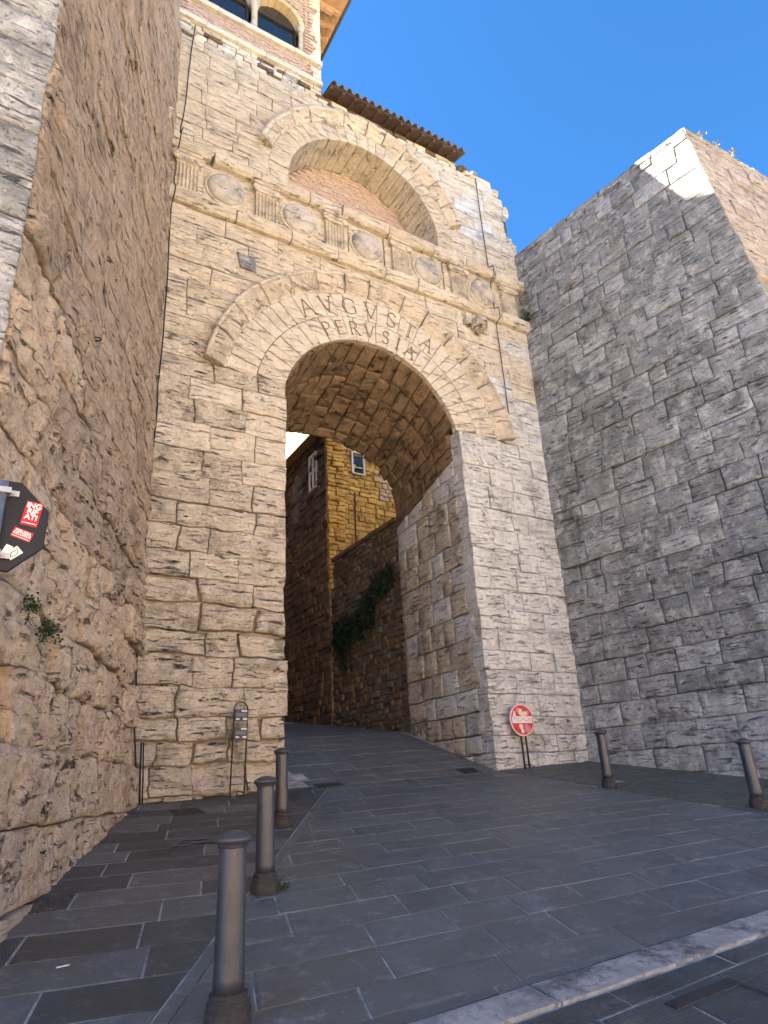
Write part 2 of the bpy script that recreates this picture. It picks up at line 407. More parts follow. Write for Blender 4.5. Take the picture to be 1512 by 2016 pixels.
# above the frieze
up = [13.0, 13.40, 13.75, 14.05, 14.5, 14.92, 15.35, 15.78, 16.2, 16.55]
for i in range(len(up)-1):
    z0, z1 = up[i], up[i+1]; zm = (z0+z1)/2
    L = lambda z: wl_x(z)-0.12
    Rr = const(5.25 if zm < 14.3 else (4.92 if zm < 15.9 else (4.95 if zm < 16.2 else 4.6)))
    if zm < 14.05:
        lf = (lambda z: XU-U2) if z1 <= 13.41 else arcx(-1, XU, ZU, U2); rf = (lambda z: XU+U2) if z1 <= 13.41 else arcx(1, XU, ZU, U2)
        put(course_stones(FAC, z0, z1, L, lf, 0.8, r)); put(course_stones(FAC, z0, z1, rf, Rr, 0.8, r))
    elif z0 < ZU+2.85-0.05:
        put(course_stones(FAC, z0, z1, L, arcx(-1, XU, ZU, 2.85), 0.8, r)); put(course_stones(FAC, z0, z1, arcx(1, XU, ZU, 2.85), Rr, 0.75, r))
    else:
        put(course_stones(FAC, z0, z1, L, Rr, 0.7, r))
# ragged small courses under the loggia and the little roof
for z0, z1 in ((16.55,16.70),(16.70,16.86),(16.86,17.0),(17.0,17.13)):
    xr_ = -1.07 if z0 > 16.84 else 3.3
    for fn, W, H, x, zz in course_stones(FAC, z0, z1, lambda z: wl_x(z)-0.1, const(xr_), 0.36, r):
        STN.append((W*H*0.5, fn, W, H, r.choice(['white_stone','cream','cream','pale','rubble']), dict(proud=r.uniform(-0.03,0.02), gap=0.02, cham=0.015, rough=0.02, wob=0.012, cell=0.2, nmax=3)))
STN.sort(key=lambda a: -a[0])
mbs = {}
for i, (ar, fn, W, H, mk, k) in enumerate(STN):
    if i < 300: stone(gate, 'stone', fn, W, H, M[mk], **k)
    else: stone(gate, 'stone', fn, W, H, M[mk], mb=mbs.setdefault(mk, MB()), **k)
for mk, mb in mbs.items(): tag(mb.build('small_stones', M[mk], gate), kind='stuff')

# core behind the blocks
def arch_sheet(mb, y, x0, x1, z0, z1, cx, cz, R, n=40):
    """flat sheet with an arch hole: rectangle x0..x1, z0..z1, hole open at the bottom z0 (z0<=cz)"""
    pts = [(cx+R, z0)] + [(cx+R*math.cos(math.pi*k/n), cz+R*math.sin(math.pi*k/n)) for k in range(n+1)] + [(cx-R, z0)]
    outer = []
    for (px, pz) in pts:
        dx, dz = px-cx, max(pz-cz, 0.0)
        if pz <= cz+1e-6: outer.append((x1 if dx > 0 else x0, pz)); continue
        t = min((x1-cx)/dx if dx > 1e-6 else 1e9, (x0-cx)/dx if dx < -1e-6 else 1e9, (z1-cz)/dz)
        outer.append((cx+dx*t, cz+dz*t))
    v = [(a, y, b) for a, b in pts] + [(a, y, b) for a, b in outer]; m = len(pts)
    mb.add(v, [(i, i+1, m+i+1, m+i) for i in range(m-1)])
    for cxr, xx in ((1, x1), (-1, x0)):   # corner triangles
        i = min(range(m-1), key=lambda i: 0 if (abs(outer[i][0]-xx) < 1e-6) != (abs(outer[i+1][0]-xx) < 1e-6) and ((outer[i][0]-cx)*cxr > 0 or (outer[i+1][0]-cx)*cxr > 0) else 1)
        a, b = outer[i], outer[i+1]; mb.add([(a[0], y, a[1]), (b[0], y, b[1]), (xx, y, z1)], [(0, 1, 2)])
core = MB()
core.box(-6.2, JL-0.09, 0.07, 3.02, -2.2, 7.0); core.box(2.50, 5.6, 0.40, 3.02, -2.2, 7.0); core.box(JR+0.09, 5.6, 0.07, 0.40, -2.2, 7.0)
arch_sheet(core, 0.07, -6.2, 5.5, 7.0, 11.2, XC, ZC, R1+0.25)
core.box(-6.2, 5.35, 1.02, 3.02, 9.75, 16.5)
core.box(-6.2, -3.0, 0.08, 3.02, 7.0, 9.75); core.box(3.0, 5.4, 0.08, 3.02, 7.0, 9.75)
core.box(-6.2, 5.3, 0.07, 1.02, 11.2, 12.9)
arch_sheet(core, 0.07, -6.2, 4.85, 12.9, 16.5, XU, ZU, U1+0.25)
core.box(-6.2, 3.3, 0.09, 3.02, 16.3, 17.1); core.box(3.3, 4.5, 0.09, 1.5, 16.3, 16.5)
core.box(4.6, 4.86, 0.08, 3.0, 14.3, 16.4)
core.build('wall_core', M['mortar'], gate)

# rings of voussoirs
def ring_fn(cx, cz, ra, rb, ta, tb, y=0.0):
    def fn(u, v):
        th = ta+(tb-ta)*u; R = ra+(rb-ra)*v
        P = np.stack([cx+R*np.cos(th), np.full_like(th, y), cz+R*np.sin(th)], 1)
        return P, np.tile(np.array([0, -1.0, 0]), (len(P), 1))
    return fn
def ring(name, cx, cz, ra, rb, n, zmin, back, jit=0.25, mat=None, **k):
    t0 = math.asin(max(-1, min(1, (zmin-cz)/((ra+rb)/2)))); t1 = math.pi-t0
    ws = [r.uniform(1-jit, 1+jit) for _ in range(n)]; s = sum(ws); a = t0
    for w in ws:
        b = a + w/s*(t1-t0)
        xm = cx+ra*math.cos((a+b)/2)
        mk = mat or 'ring'
        kk = dict(proud=r.uniform(0.012, 0.03), gap=0.012, cham=0.008, rough=0.006, strata=0.0, wob=0.004, cell=0.16, back=back); kk.update(k)
        stone(gate, name, ring_fn(cx, cz, ra, rb, a, b), (rb+ra)/2*(b-a), rb-ra, M[mk], **kk)
        a = b
ring('voussoir', XC, ZC, R1, R2, 26, ZSP, 0.12)
ring('voussoir', XC, ZC, R2, R3+0.03, 31, ZSP, 0.1)
ring('voussoir', XU, ZU, U1, U2+0.05, 25, 13.40, 0.98, mat='cream')
for sx in (-1, 1):
    a, b = (XU+sx*U1, XU+sx*(U2)); a, b = min(a, b), max(a, b)
    stone(gate, 'jamb_stone', quad_fn(FAC, const(a), const(b), 13.0, 13.40), b-a, 0.4, M['cream'], back=0.98, proud=0.02, gap=0.01, cham=0.008, rough=0.006)

# moulded archivolts
def archivolt(cx, cz, prof, n, t0, t1, matf, jit=0.2, broken=()):
    ws = [r.uniform(1-jit, 1+jit) for _ in range(n)]; s = sum(ws); a = t0
    for i, w in enumerate(ws):
        b = a + w/s*(t1-t0); m = 9; g = r.choice([0.0008, 0.0015, 0.0045]); off = r.uniform(-0.012, 0.012); roff = r.uniform(-0.015, 0.015)
        v = []; f = []
        for j in range(m):
            th = (a+g) + (b-a-2*g)*j/(m-1)
            for (R, pr) in prof:
                nz = 0.012*vnoise(np.array([[R*math.cos(th)*4, R*math.sin(th)*4, pr*9]]), 8)[0]
                v.append((cx+(R+roff+nz)*math.cos(th), -(pr+off+nz*0.7 if pr > 0.0 else pr), cz+(R+roff+nz)*math.sin(th)))
        q = len(prof)
        for j in range(m-1):
            for p in range(q-1): f.append((j*q+p, (j+1)*q+p, (j+1)*q+p+1, j*q+p+1))
        f.append(tuple(range(q))); f.append(tuple((m-1)*q+p for p in range(q-1, -1, -1)))
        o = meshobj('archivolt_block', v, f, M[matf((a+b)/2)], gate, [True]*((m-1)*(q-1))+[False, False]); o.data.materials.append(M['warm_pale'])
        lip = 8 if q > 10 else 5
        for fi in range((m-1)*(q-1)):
            if fi % (q-1) >= lip or fi % (q-1) <= 1: o.data.polygons[fi].material_index = 1  # hollow of the moulding darker tan, lip and inner edge paler
        a = b
PROF = [(R3-0.02,-0.10),(R3-0.02,0.035),(R3+0.02,0.045),(R3+0.04,0.07),(R3+0.12,0.115),(R3+0.22,0.15),(R3+0.32,0.17),(R3+0.37,0.178),(R3+0.375,0.20),(R3+0.385,0.207),(R4-0.01,0.20),(R4+0.005,0.18),(R4+0.005,-0.06)]
tsp = math.asin((ZSP+0.02-ZC)/3.7)
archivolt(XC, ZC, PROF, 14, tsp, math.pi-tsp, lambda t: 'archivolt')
PROFU = [(U2+0.04,-0.10),(U2+0.04,0.05),(U2+0.09,0.11),(U2+0.18,0.17),(U2+0.26,0.20),(U2+0.265,0.235),(U3,0.23),(U3+0.01,0.2),(U3+0.01,-0.06)]
tsu = math.asin((14.08-ZU)/2.85)
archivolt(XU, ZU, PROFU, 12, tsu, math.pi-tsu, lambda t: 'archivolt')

# inscription, cut letters as dark strokes
STROKES = {
 'A': [[(-.36,-.5),(0,.5),(.36,-.5)],[(-.2,-.12),(.2,-.12)]], 'V': [[(-.36,.5),(0,-.5),(.36,.5)]],
 'G': [[(.36,.32),(.2,.46),(-.05,.5),(-.3,.33),(-.4,0),(-.3,-.33),(-.05,-.5),(.22,-.45),(.36,-.34),(.36,-.02),(.2,-.02)]],
 'S': [[(.25,.36),(.1,.5),(-.12,.48),(-.24,.32),(-.16,.12),(.14,-.08),(.25,-.28),(.12,-.48),(-.12,-.5),(-.27,-.36)]],
 'T': [[(-.34,.5),(.34,.5)],[(0,.5),(0,-.5)]], 'P': [[(-.22,-.5),(-.22,.5),(.1,.48),(.25,.3),(.2,.08),(.02,-.02),(-.22,-.02)]],
 'E': [[(.25,.5),(-.22,.5),(-.22,-.5),(.27,-.5)],[(-.22,.02),(.16,.02)]],
 'R': [[(-.25,-.5),(-.25,.5),(.08,.48),(.23,.3),(.18,.1),(0,0),(-.25,0)],[(0,0),(.34,-.5)]], 'I': [[(0,-.5),(0,.5)]]}
SERIF = {'A': [(-.36,-.5),(.36,-.5)], 'V': [(-.36,.5),(.36,.5)], 'T': [(0,-.5)], 'P': [(-.22,-.5)], 'R': [(-.25,-.5),(.34,-.5)], 'I': [(0,-.5),(0,.5)], 'E': [], 'G': [], 'S': []}
def letter(ch, deg, R, h):
    th = math.radians(deg); c = Vector((XC+R*math.cos(th), 0, ZC+R*math.sin(th)))
    up_ = Vector((math.cos(th), 0, math.sin(th))); rt = Vector((math.sin(th), 0, -math.cos(th)))
    mb = MB(); y = -0.036
    segs = []
    for pl_ in STROKES[ch]: segs += list(zip(pl_[:-1], pl_[1:]))
    for (a, b) in SERIF[ch]: segs.append(((a-.1, b), (a+.1, b)))
    for i, (p, q) in enumerate(segs):
        P = c+rt*p[0]*h+up_*p[1]*h; Q = c+rt*q[0]*h+up_*q[1]*h; d = (Q-P); L = d.length; d.normalize()
        s_ = Vector((d.z, 0, -d.x)); w = 0.0095 if abs(d.dot(up_)) > .6 else 0.007
        yy = y - 0.0004*i
        mid = (P+Q)/2; mb.obox((mid.x, yy, mid.z), d*(L/2+w*0.7), s_*w, (0, 0.006, 0))
    mb.build('letter', M['letter'], gate)
for ch, d in zip('AVGVSTA', (122.7, 112.4, 101.2, 90.6, 80.1, 70.4, 60.6)): letter(ch, d, 3.10, 0.42)
for ch, d in zip('PERVSIA', (117.8, 109.9, 101.3, 92.2, 82.2, 74.6, 66.7)): letter(ch, d, 2.51, 0.34)

# cornices of the frieze
def cornice(z0, z1, pr, xa, xb, mean, name='cornice_block'):
    x = xa
    for w in split(xb-xa, mean, r, 0.7, 1.35):
        p = pr+r.uniform(-0.015, 0.02); dz = r.uniform(-0.012, 0.012); g = r.choice([0.004, 0.008, 0.018]); n = 7; prof = [(-0.08, z0), (p*0.62, z0), (p*0.92, z0+0.04), (p, z0+0.07), (p+0.01, z1-0.03), (p-0.012, z1), (-0.08, z1+0.005)]
        v = []; f = []; q = len(prof)
        for j in range(n):
            xx = x+g+(w-2*g)*j/(n-1)
            for (a, b) in prof:
                e = 0.010*vnoise(np.array([[xx*3.3, a*7, b*7]]), 4)[0] + 0.007*vnoise(np.array([[xx*9, a*9, b*9]]), 6)[0]
                v.append((xx, -(a+e if a > 0 else a), b+dz+(e if a > 0 else 0)))
        for j in range(n-1):
            for k in range(q-1): f.append((j*q+k, (j+1)*q+k, (j+1)*q+k+1, j*q+k+1))
        f = [t[::-1] for t in f]; f.append(tuple(range(q))[::-1]); f.append(tuple((n-1)*q+k for k in range(q)))
        meshobj(name, v, f, M['cream'] if r.random() < .55-.1*x else M['warm_pale'], gate)
        x += w
cornice(11.29, 11.58, 0.17, wl_x(11.4)-0.05, wr_x(11.4)+0.05, 1.25)
cornice(12.68, 12.98, 0.20, -3.82, wr_x(12.8)+0.03, 1.15)
cornice(12.80, 13.06, 0.14, wl_x(12.8)-0.05, -3.86, 0.9)
# frieze panels, pilasters, shields
PIL = [-4.36, -2.60, -0.87, 0.97, 2.78, 4.50]; SHD = [-3.50, -1.77, 0.02, 1.83, 3.62]
for i, px in enumerate(PIL):
    zt = 12.70 if i else 12.82
    stone(gate, 'frieze_panel', quad_fn(FAC, const(px-0.42), const(px+0.40), 11.58, zt), 0.82, zt-11.58, M['cream'], proud=0.0, gap=0.02, cham=0.006, rough=0.006, cell=0.3)
for px in SHD:
    stone(gate, 'frieze_panel', quad_fn(FAC, const(px-0.50), const(px+0.50), 11.58, 12.70), 1.0, 1.12, M['cream'], proud=0.015, gap=0.03, cham=0.006, rough=0.006, cell=0.3)
stone(gate, 'frieze_panel', quad_fn(FAC, const(wl_x(12)-0.05), const(-4.80), 11.58, 12.80), 0.3, 1.2, M['cream'], proud=0.04, gap=0.02, cham=0.006, rough=0.006, cell=0.3)
for i, px in enumerate(PIL):
    hw, z0, z1 = 0.235, 11.66, 12.40
    mb = MB(); nf = 6; nx = nf*6+1; v = []; f = []
    for k in range(nx):
        t = k/(nx-1); x = px-hw+2*hw*t; fl = abs(math.sin(math.pi*t*nf))
        y = -(0.105 - 0.055*(fl**0.6 if 0.02 < t < 0.98 else 0))
        for zz, dy in ((z0, .0), (z0+0.03, 0), (z1-0.03, 0), (z1, .0)):
            yy = y if zz not in (z0, z1) else -0.10
            v.append((x, yy, zz))
    for k in range(nx-1):
        for j in range(3): f.append((k*4+j, (k+1)*4+j, (k+1)*4+j+1, k*4+j+1))
    mb.add(v, f, False)
    mb.box(px-hw, px-hw+0.001, -0.10, 0.0, z0, z1); mb.box(px+hw-0.001, px+hw, -0.10, 0.0, z0, z1)
    mb.box(px-hw-0.03, px+hw+0.03, -0.125, 0.0, z0-0.07, z0-0.002)
    p = mb.build('pilaster', M['carved'], gate)
    cb = MB(); zc = 12.40
    cb.box(px-0.29, px+0.29, -0.17, 0.0, zc+0.20, zc+0.27); cb.box(px-0.25, px+0.25, -0.135, 0.0, zc+0.002, zc+0.198)
    for sx in (-1, 1):
        c = (px+sx*0.245, -0.135, zc+0.085)
        cb.lathe([(0.085, -0.02),(0.085, 0.03),(0.07, 0.045),(0.055, 0.03),(0.045, 0.03),(0.03, 0.045),(0.015, 0.05)], c, 14, (0,-1,0))
    for k in range(5):
        cb.lathe([(0.03, -0.01),(0.028, 0.012),(0.012, 0.026)], (px-0.13+0.065*k, -0.135, zc+0.10), 8, (0,-1,0))
    cb.build('capital', M['carved'], p)
for i, px in enumerate(SHD):
    mb = MB(); c = (px, -0.01, 12.14)
    mb.lathe([(0.475,-0.03),(0.475,0.03),(0.46,0.045),(0.44,0.045),(0.425,0.03)], c, 40, (0,-1,0))
    rim = mb.build('shield', M['carved'], gate)
    d = MB(); prof = [(0.415, 0.0)] + [(0.415*math.cos(a)**0.55 if a < 1.5 else 0.02, 0.02+0.145*math.sin(a)) for a in [k*math.pi/2/9 for k in range(10)]]
    d.lathe(prof, c, 36, (0,-1,0))
    dv = np.array(d.v); e = 0.012*fbm(dv*5, 9+i); 
    if i == 4: e = e - 0.07*np.clip(vnoise(dv*3.3+2.0, 40)*2.2-0.35, 0, 1)
    dv[:, 1] -= np.where(dv[:, 1] < -0.04, e, 0)
    boss = meshobj('boss', dv, d.f, M['boss'], rim, d.sm)
    if i == 4: tag(boss, 'chipped and broken domed boss')

# plugged opening and projecting stone head
stone(gate, 'plug_stone', quad_fn(FAC, lerp_fn(10.18, -3.12, 10.6, -3.22), lerp_fn(10.18, -2.76, 10.6, -2.80), 10.17, 10.56), 0.4, 0.4, M['grey'], proud=0.035, gap=0.0, cham=0.02, rough=0.02, cell=0.1)
hb = MB()
hb.box(2.83, 3.05, -0.16, 0.02, 10.83, 11.14)
hb.build('corbel', M['weathered'], gate)
n = 12; v = []; f = []
for i in range(n+1):
    a = math.pi*i/n
    for k in range(18):
        t = 2*math.pi*k/18; d = np.array([math.sin(a)*math.cos(t), math.sin(a)*math.sin(t), math.cos(a)])
        v.append(d)
v = np.array(v); face = np.exp(-((v[:, 0]-(-.2))**2*5+(v[:, 2]+0.1)**2*6))*(v[:, 1] < 0)
rad = 1 + 0.10*fbm(v*2.2, 61) + 0.12*face
v = v*rad[:, None]*np.array([0.21, 0.24, 0.23]) + np.array([3.2, -0.2, 10.82])
for i in range(n):
    for k in range(18): f.append((i*18+k, (i+1)*18+k, (i+1)*18+(k+1)%18, i*18+(k+1)%18))
meshobj('stone_head', v, f, M['weathered'], gate, True)

# ---- passage: jambs and vault
YB = 3.1
def vprof(th, y):
    t = np.clip(y/YB, 0, 1)
    xf = XC+2.19*np.cos(th); zf = ZC+2.19*np.sin(th)
    c, s = np.cos(th), np.sin(th)
    xb = 0.22+2.2*np.sign(c)*np.abs(c)**0.82; zb = 6.22+2.15*np.abs(s)**0.82*np.sign(s)
    return xf*(1-t)+xb*t, zf*(1-t)+zb*t
def vault_fn(ta, tb, ya, yb):
    def fn(u, v):
        th = ta+(tb-ta)*u; y = ya+(yb-ya)*v
        x, zz = vprof(th, y); e = 1e-3
        x2, z2 = vprof(th+e, y); y3 = y+e; x3, z3 = vprof(th, y3)
        P = np.stack([x, y, zz], 1)
        T1 = np.stack([x2-x, 0*y, z2-zz], 1); T2 = np.stack([x3-x, 0*y+e, z3-zz], 1)
        N = np.cross(T1, T2); N /= np.linalg.norm(N, axis=1, keepdims=True)
        ctr = np.stack([np.full_like(x, .1), y, np.full_like(x, 6.5)], 1)
        sgn = np.sign(np.sum((ctr-P)*N, 1, keepdims=True)); return P, N*sgn
    return fn
nrow = 21
for i in range(nrow):
    ta, tb = math.pi*i/nrow, math.pi*(i+1)/nrow
    y = 0.05 if 2 <= i < nrow-2 else 0.34
    for w in [r.uniform(.55, .8)]+split(YB-y-0.7, 0.50, r, 0.6, 1.5):
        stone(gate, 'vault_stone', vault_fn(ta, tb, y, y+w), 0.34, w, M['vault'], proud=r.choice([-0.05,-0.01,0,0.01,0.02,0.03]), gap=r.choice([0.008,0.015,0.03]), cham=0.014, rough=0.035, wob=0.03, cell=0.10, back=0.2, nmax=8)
        y += w
def jamb_fn(sgn, z0, z1, ya, yb):
    def fn(u, v):
        y = ya+(yb-ya)*u; zs = np.minimum(z1, ZC-0.278*y); zz = z0+(np.maximum(zs, z0+0.01)-z0)*v
        x = (JR+(2.42-JR)*y/YB) if sgn > 0 else (JL+(-1.98-JL)*y/YB)
        return np.stack([x, y, zz], 1), np.tile(np.array([-sgn, 0., 0.]), (len(x), 1))
    return fn
jl = [-0.9,-0.42,0.0,0.43,0.80,1.25,1.7,2.2,2.75,3.3,3.85,4.4,4.95,5.5,6.05,6.55,7.08]
for i in range(len(jl)-1):
    for sg in (1, -1):
        y = 0.34 if i % 2 else 0.20
        for w in split(YB-y, 0.62, r, 0.6, 1.5):
            if ZC-0.278*(y+w/2) > jl[i]+0.1:
                stone(gate, 'jamb_stone', jamb_fn(sg, jl[i], jl[i+1], y, y+w), w, jl[i+1]-jl[i], M['pale'] if r.random() < .35 else M['weathered'], proud=r.uniform(0, 0.035), gap=r.choice([0.012,0.02,0.03]), cham=0.02, rough=0.025, wob=0.014, cell=0.16)
            y += w
vc = MB(); v = []; f = []; n = 30
for yi, y in enumerate((0.5, YB-0.05)):
    for k in range(n+1):
        th = math.pi*k/n; x, zz = vprof(np.array([th]), np.array([y])); c = np.array([0.1, 6.5]); d = np.array([x[0], zz[0]])-c; d = c+d*(1+0.10/np.linalg.norm(d)); v.append((d[0], y, d[1]))
for k in range(n): f.append((k, k+1, n+1+k+1, n+1+k))
vc.add(v, f, True)
# back face of the gate above the passage
bk = [(v[n+1+k][0], YB-0.05, v[n+1+k][2]) for k in range(n+1)]
bo = [(x, YB-0.05, 11.0) for x, _, _ in bk]
vc.add(bk+bo, [(k, n+1+k, n+1+k+1, k+1) for k in range(n)])
vc.build('vault_core', M['mortar'], gate)

rb = MB(); rb.box(-6.0, 5.2, 3.03, 3.12, 9.0, 16.5); rb.build('rear_face', M['cream'], gate)
# brick filling of the blind upper arch
mb = MB(); v = [(XU+2.4*math.cos(math.pi*k/24), 1.0, ZU+2.4*math.sin(math.pi*k/24)) for k in range(25)] + [(XU-2.4, 1.0, 12.6), (XU+2.4, 1.0, 12.6)]
mb.add(v, [tuple(range(27))]); mb.build('brick_backing', M['brick_mortar'], gate)
bm_ = MB(); bm_.box(-0.145, 0.145, -0.02, 0.03, -0.031, 0.031)
bp = bm_.build('brick', M['brick'], gate); nb = 0; row = 0; zz = 13.03; rest = MB()
while zz < ZU+U1:
    hw = U1-0.01 if zz < ZU else math.sqrt(max(0, U1**2-(zz-ZU)**2))
    x = XU-hw+(0.15 if row % 2 else 0.0)+0.14
    while x < XU+hw-0.1:
        if nb == 0: b = bp
        elif nb < 300: b = link(bp.copy(), gate)
        else: b = None
        jx, jy = r.uniform(-.006, .006), r.uniform(-.006, .008)
        if b: b.location = (x+jx, 0.985+jy, zz)
        else: rest.box(x+jx-0.145, x+jx+0.145, 0.965+jy, 1.01+jy, zz-0.031, zz+0.031)
        nb += 1; x += 0.303
    zz += 0.074; row += 1
if rest.v: tag(rest.build('brickwork', M['brick'], gate), kind='stuff')
print('gate done', len(bpy.data.objects))

# =================================================================== TOWERS
def tower_wall(root, pl, courses, sl, sr, mean, matf, kwf, rr, limit=300, name='stone', keep=None):
    S = []
    for z0, z1 in zip(courses[:-1], courses[1:]):
        for fn, W, H, x, zz in course_stones(pl, z0, z1, sl, sr, mean(z0), rr):
            S.append((W*H, fn, W, H, x, zz))
    return S
def emit(root, S, matf, kwf, limit=300, name='stone'):
    S.sort(key=lambda a: -a[0]); mbs = {}
    for i, (ar, fn, W, H, x, zz) in enumerate(S):
        mk = matf(x, zz); k = kwf(x, zz)
        if i < limit: stone(root, name, fn, W, H, M[mk], **k)
        else: stone(root, name, fn, W, H, M[mk], mb=mbs.setdefault(mk, MB()), **k)
    for mk, mb in mbs.items(): tag(mb.build('small_stones', M[mk], root), kind='stuff')

def frame_from(O, S, Tdir):
    S = np.array(S, float); S /= np.linalg.norm(S); T = np.array(Tdir, float); T = T/T[2]
    N = np.cross(S, T); N /= np.linalg.norm(N); return S, T, N
# ---- right tower
rt = random.Random(11)
TOPR = 14.12
rtower = thing('stone_tower', 'grey lichened stone tower to the right of the gate, sunlit at its top corner', 'tower', (0,0,0))
S_, T_, N_ = frame_from((4.84,0,0), (0.16,-0.987,0), (0.0204,0,1))
if N_[0] > 0: N_ = -N_
RP = Plane((4.836,0,0), S_, N_, T_)
corner_s = lambda z: 5.16 + 0.105*(TOPR-z)     # battered front edge
cs = [-1.6]
while cs[-1] < TOPR-0.7: cs.append(cs[-1]+rt.uniform(0.38, 0.56))
cs += [TOPR-0.35, TOPR-0.18, TOPR]
cs = [c for i, c in enumerate(cs) if i == 0 or c-cs[i-1] > 0.05]
S = tower_wall(rtower, RP, cs, const(-0.15), corner_s, lambda z: 0.72 if z < 13 else 0.5, None, None, rt)
def rk(x, z):
    return dict(proud=rt.choice([0, 0.004, 0.008, 0.015, 0.035]) if rt.random() > 0.02 else -0.09, gap=rt.choice([0.004,0.007,0.012,0.03]), cham=rt.choice([0.006,0.01,0.016]), rough=0.022, strata=0.012, wob=0.014, cell=0.10, freq=3.5, nmax=11)
emit(rtower, S, lambda x, z: 'grey_light' if rt.random() < 0.15 or z < 1.5+rt.uniform(-.6,.6) else 'grey', rk)
# front face
tl = np.array([RP.O + S_*corner_s(TOPR) + T_*TOPR]); bl_ = RP.O + S_*corner_s(0) + T_*0.0
Tf = (tl[0]-bl_); Sf, Tf, Nf = frame_from(bl_, (0.999,0.0-0.05,0), Tf)
if Nf[1] > 0: Nf = -Nf
FP = Plane(bl_, Sf, Nf, Tf)
S = tower_wall(rtower, FP, [c for c in cs if c > -1.7], const(0.0), const(4.2), lambda z: 0.75, None, None, rt)
emit(rtower, S, lambda x, z: 'tower_side', rk, limit=200, name='front_stone')
c0 = RP.at(np.array([-0.3]), np.array([-2.0]))[0][0]; 
def corner3(z, inset):
    P = RP.O + S_*(corner_s(z)) + T_*z; return P + np.array([inset, inset, 0])
mb = MB(); z0, z1 = -2.0, TOPR-0.03; ins = 0.07; v = []
for zz in (z0, z1):
    a = RP.O + S_*(-0.4) + T_*zz; c = corner3(zz, ins)
    v += [(a[0]+ins+0.01, a[1]+0.3, zz), (c[0], c[1], zz), (13.5, c[1]-0.5, zz), (13.5, a[1]+0.3, zz)]
mb.add(v, [(0,1,5,4),(1,2,6,5),(2,3,7,6),(3,0,4,7),(4,5,6,7)])
mb.build('tower_core', M['mortar_grey'], rtower)
# ---- left tower
lt = random.Random(23)
TOPL = 16.4
ltower = thing('stone_tower', 'eroded tan stone tower to the left of the gate with a grey front face', 'tower', (0,0,0))
A0 = np.array([-4.43,-.05,-.1]); B0 = np.array([-6.14,-4.5,-.1])
S_l = B0-A0; S_l[2] = 0; S_l /= np.linalg.norm(S_l)
_, T_l, N_l = frame_from(A0, S_l, (-0.0195,0,1))
if N_l[0] < 0: N_l = -N_l
LP = Plane(A0-np.array(T_l)*(-.1), S_l, N_l, T_l)
LEND = 6.27
LP_front = LP.O + LP.S*LEND
cs = [-1.8,-1.15,-0.72,-0.16,0.42,0.95,1.5,2.0,2.55]
while cs[-1] < TOPL-0.4: cs.append(cs[-1]+lt.uniform(0.40, 0.58))
cs.append(TOPL)
S = tower_wall(ltower, LP, cs, const(-0.15), const(LEND), lambda z: 0.95 if z < 3.3 else 1.05, None, None, lt)
def lk(x, z):
    if z < -0.45: return dict(proud=0.09+lt.uniform(0, .02), gap=0.010, cham=0.02, rough=0.05, strata=0.02, wob=0.02, cell=0.06, freq=3.2, nmax=20)
    if z < 0.4: return dict(proud=0.06+lt.uniform(0, .03), gap=0.012, cham=0.03, rough=0.06, strata=0.035, wob=0.025, cell=0.055, freq=3.4, nmax=20)
    k = max(0.0, min(1.0, (5.2+1.2*lt.uniform(-1, 1)-z)/3.0))
    if k > 0.05: return dict(proud=lt.uniform(-0.05, 0.06)*k, gap=lt.choice([0.01,0.02,0.05*k+0.006]), cham=0.014+0.022*k, rough=0.055+0.035*k, strata=0.04, wob=0.022+0.025*k, cell=0.055, freq=3.4, nmax=20)
    return dict(proud=lt.uniform(-0.012, 0.02), gap=lt.choice([0.005,0.01,0.02]), cham=0.014, rough=0.05, strata=0.035, wob=0.02, cell=0.085, freq=2.6, nmax=13)
emit(ltower, S, lambda x, z: 'peach' if z < 2.3 or (z < 4.2 and x > 4.6) else 'tan', lk)
# grey front face of the left tower
LF = Plane(LP_front, (-0.998,-0.06,0), (0.06,-0.998,0), LP.T)
S = tower_wall(ltower, LF, cs, const(0.0), const(3.2), lambda z: 0.9, None, None, lt)
emit(ltower, S, lambda x, z: 'grey_light' if lt.random() < .8 else 'grey', lambda x, z: dict(proud=lt.uniform(0, .02), gap=0.012, cham=0.015, rough=0.025, strata=0.015, wob=0.012, cell=0.13, nmax=8), limit=150, name='front_stone')
mb = MB(); v = []; ins = 0.16
for zz in (-2.4, TOPL-0.02):
    a = LP.O + LP.S*(-0.4) + LP.T*zz; c = LP.O + LP.S*(LEND-0.1) + LP.T*zz
    v += [(a[0]-ins, a[1]+0.2, zz), (c[0]-ins, c[1]+0.06, zz), (-24, c[1]-1.0, zz), (-24, a[1]+0.2, zz)]
mb.add(v, [(0,1,5,4),(1,2,6,5),(2,3,7,6),(3,0,4,7),(4,5,6,7)])
mb.build('tower_core', M['mortar'], ltower)
print('towers done', len(bpy.data.objects))

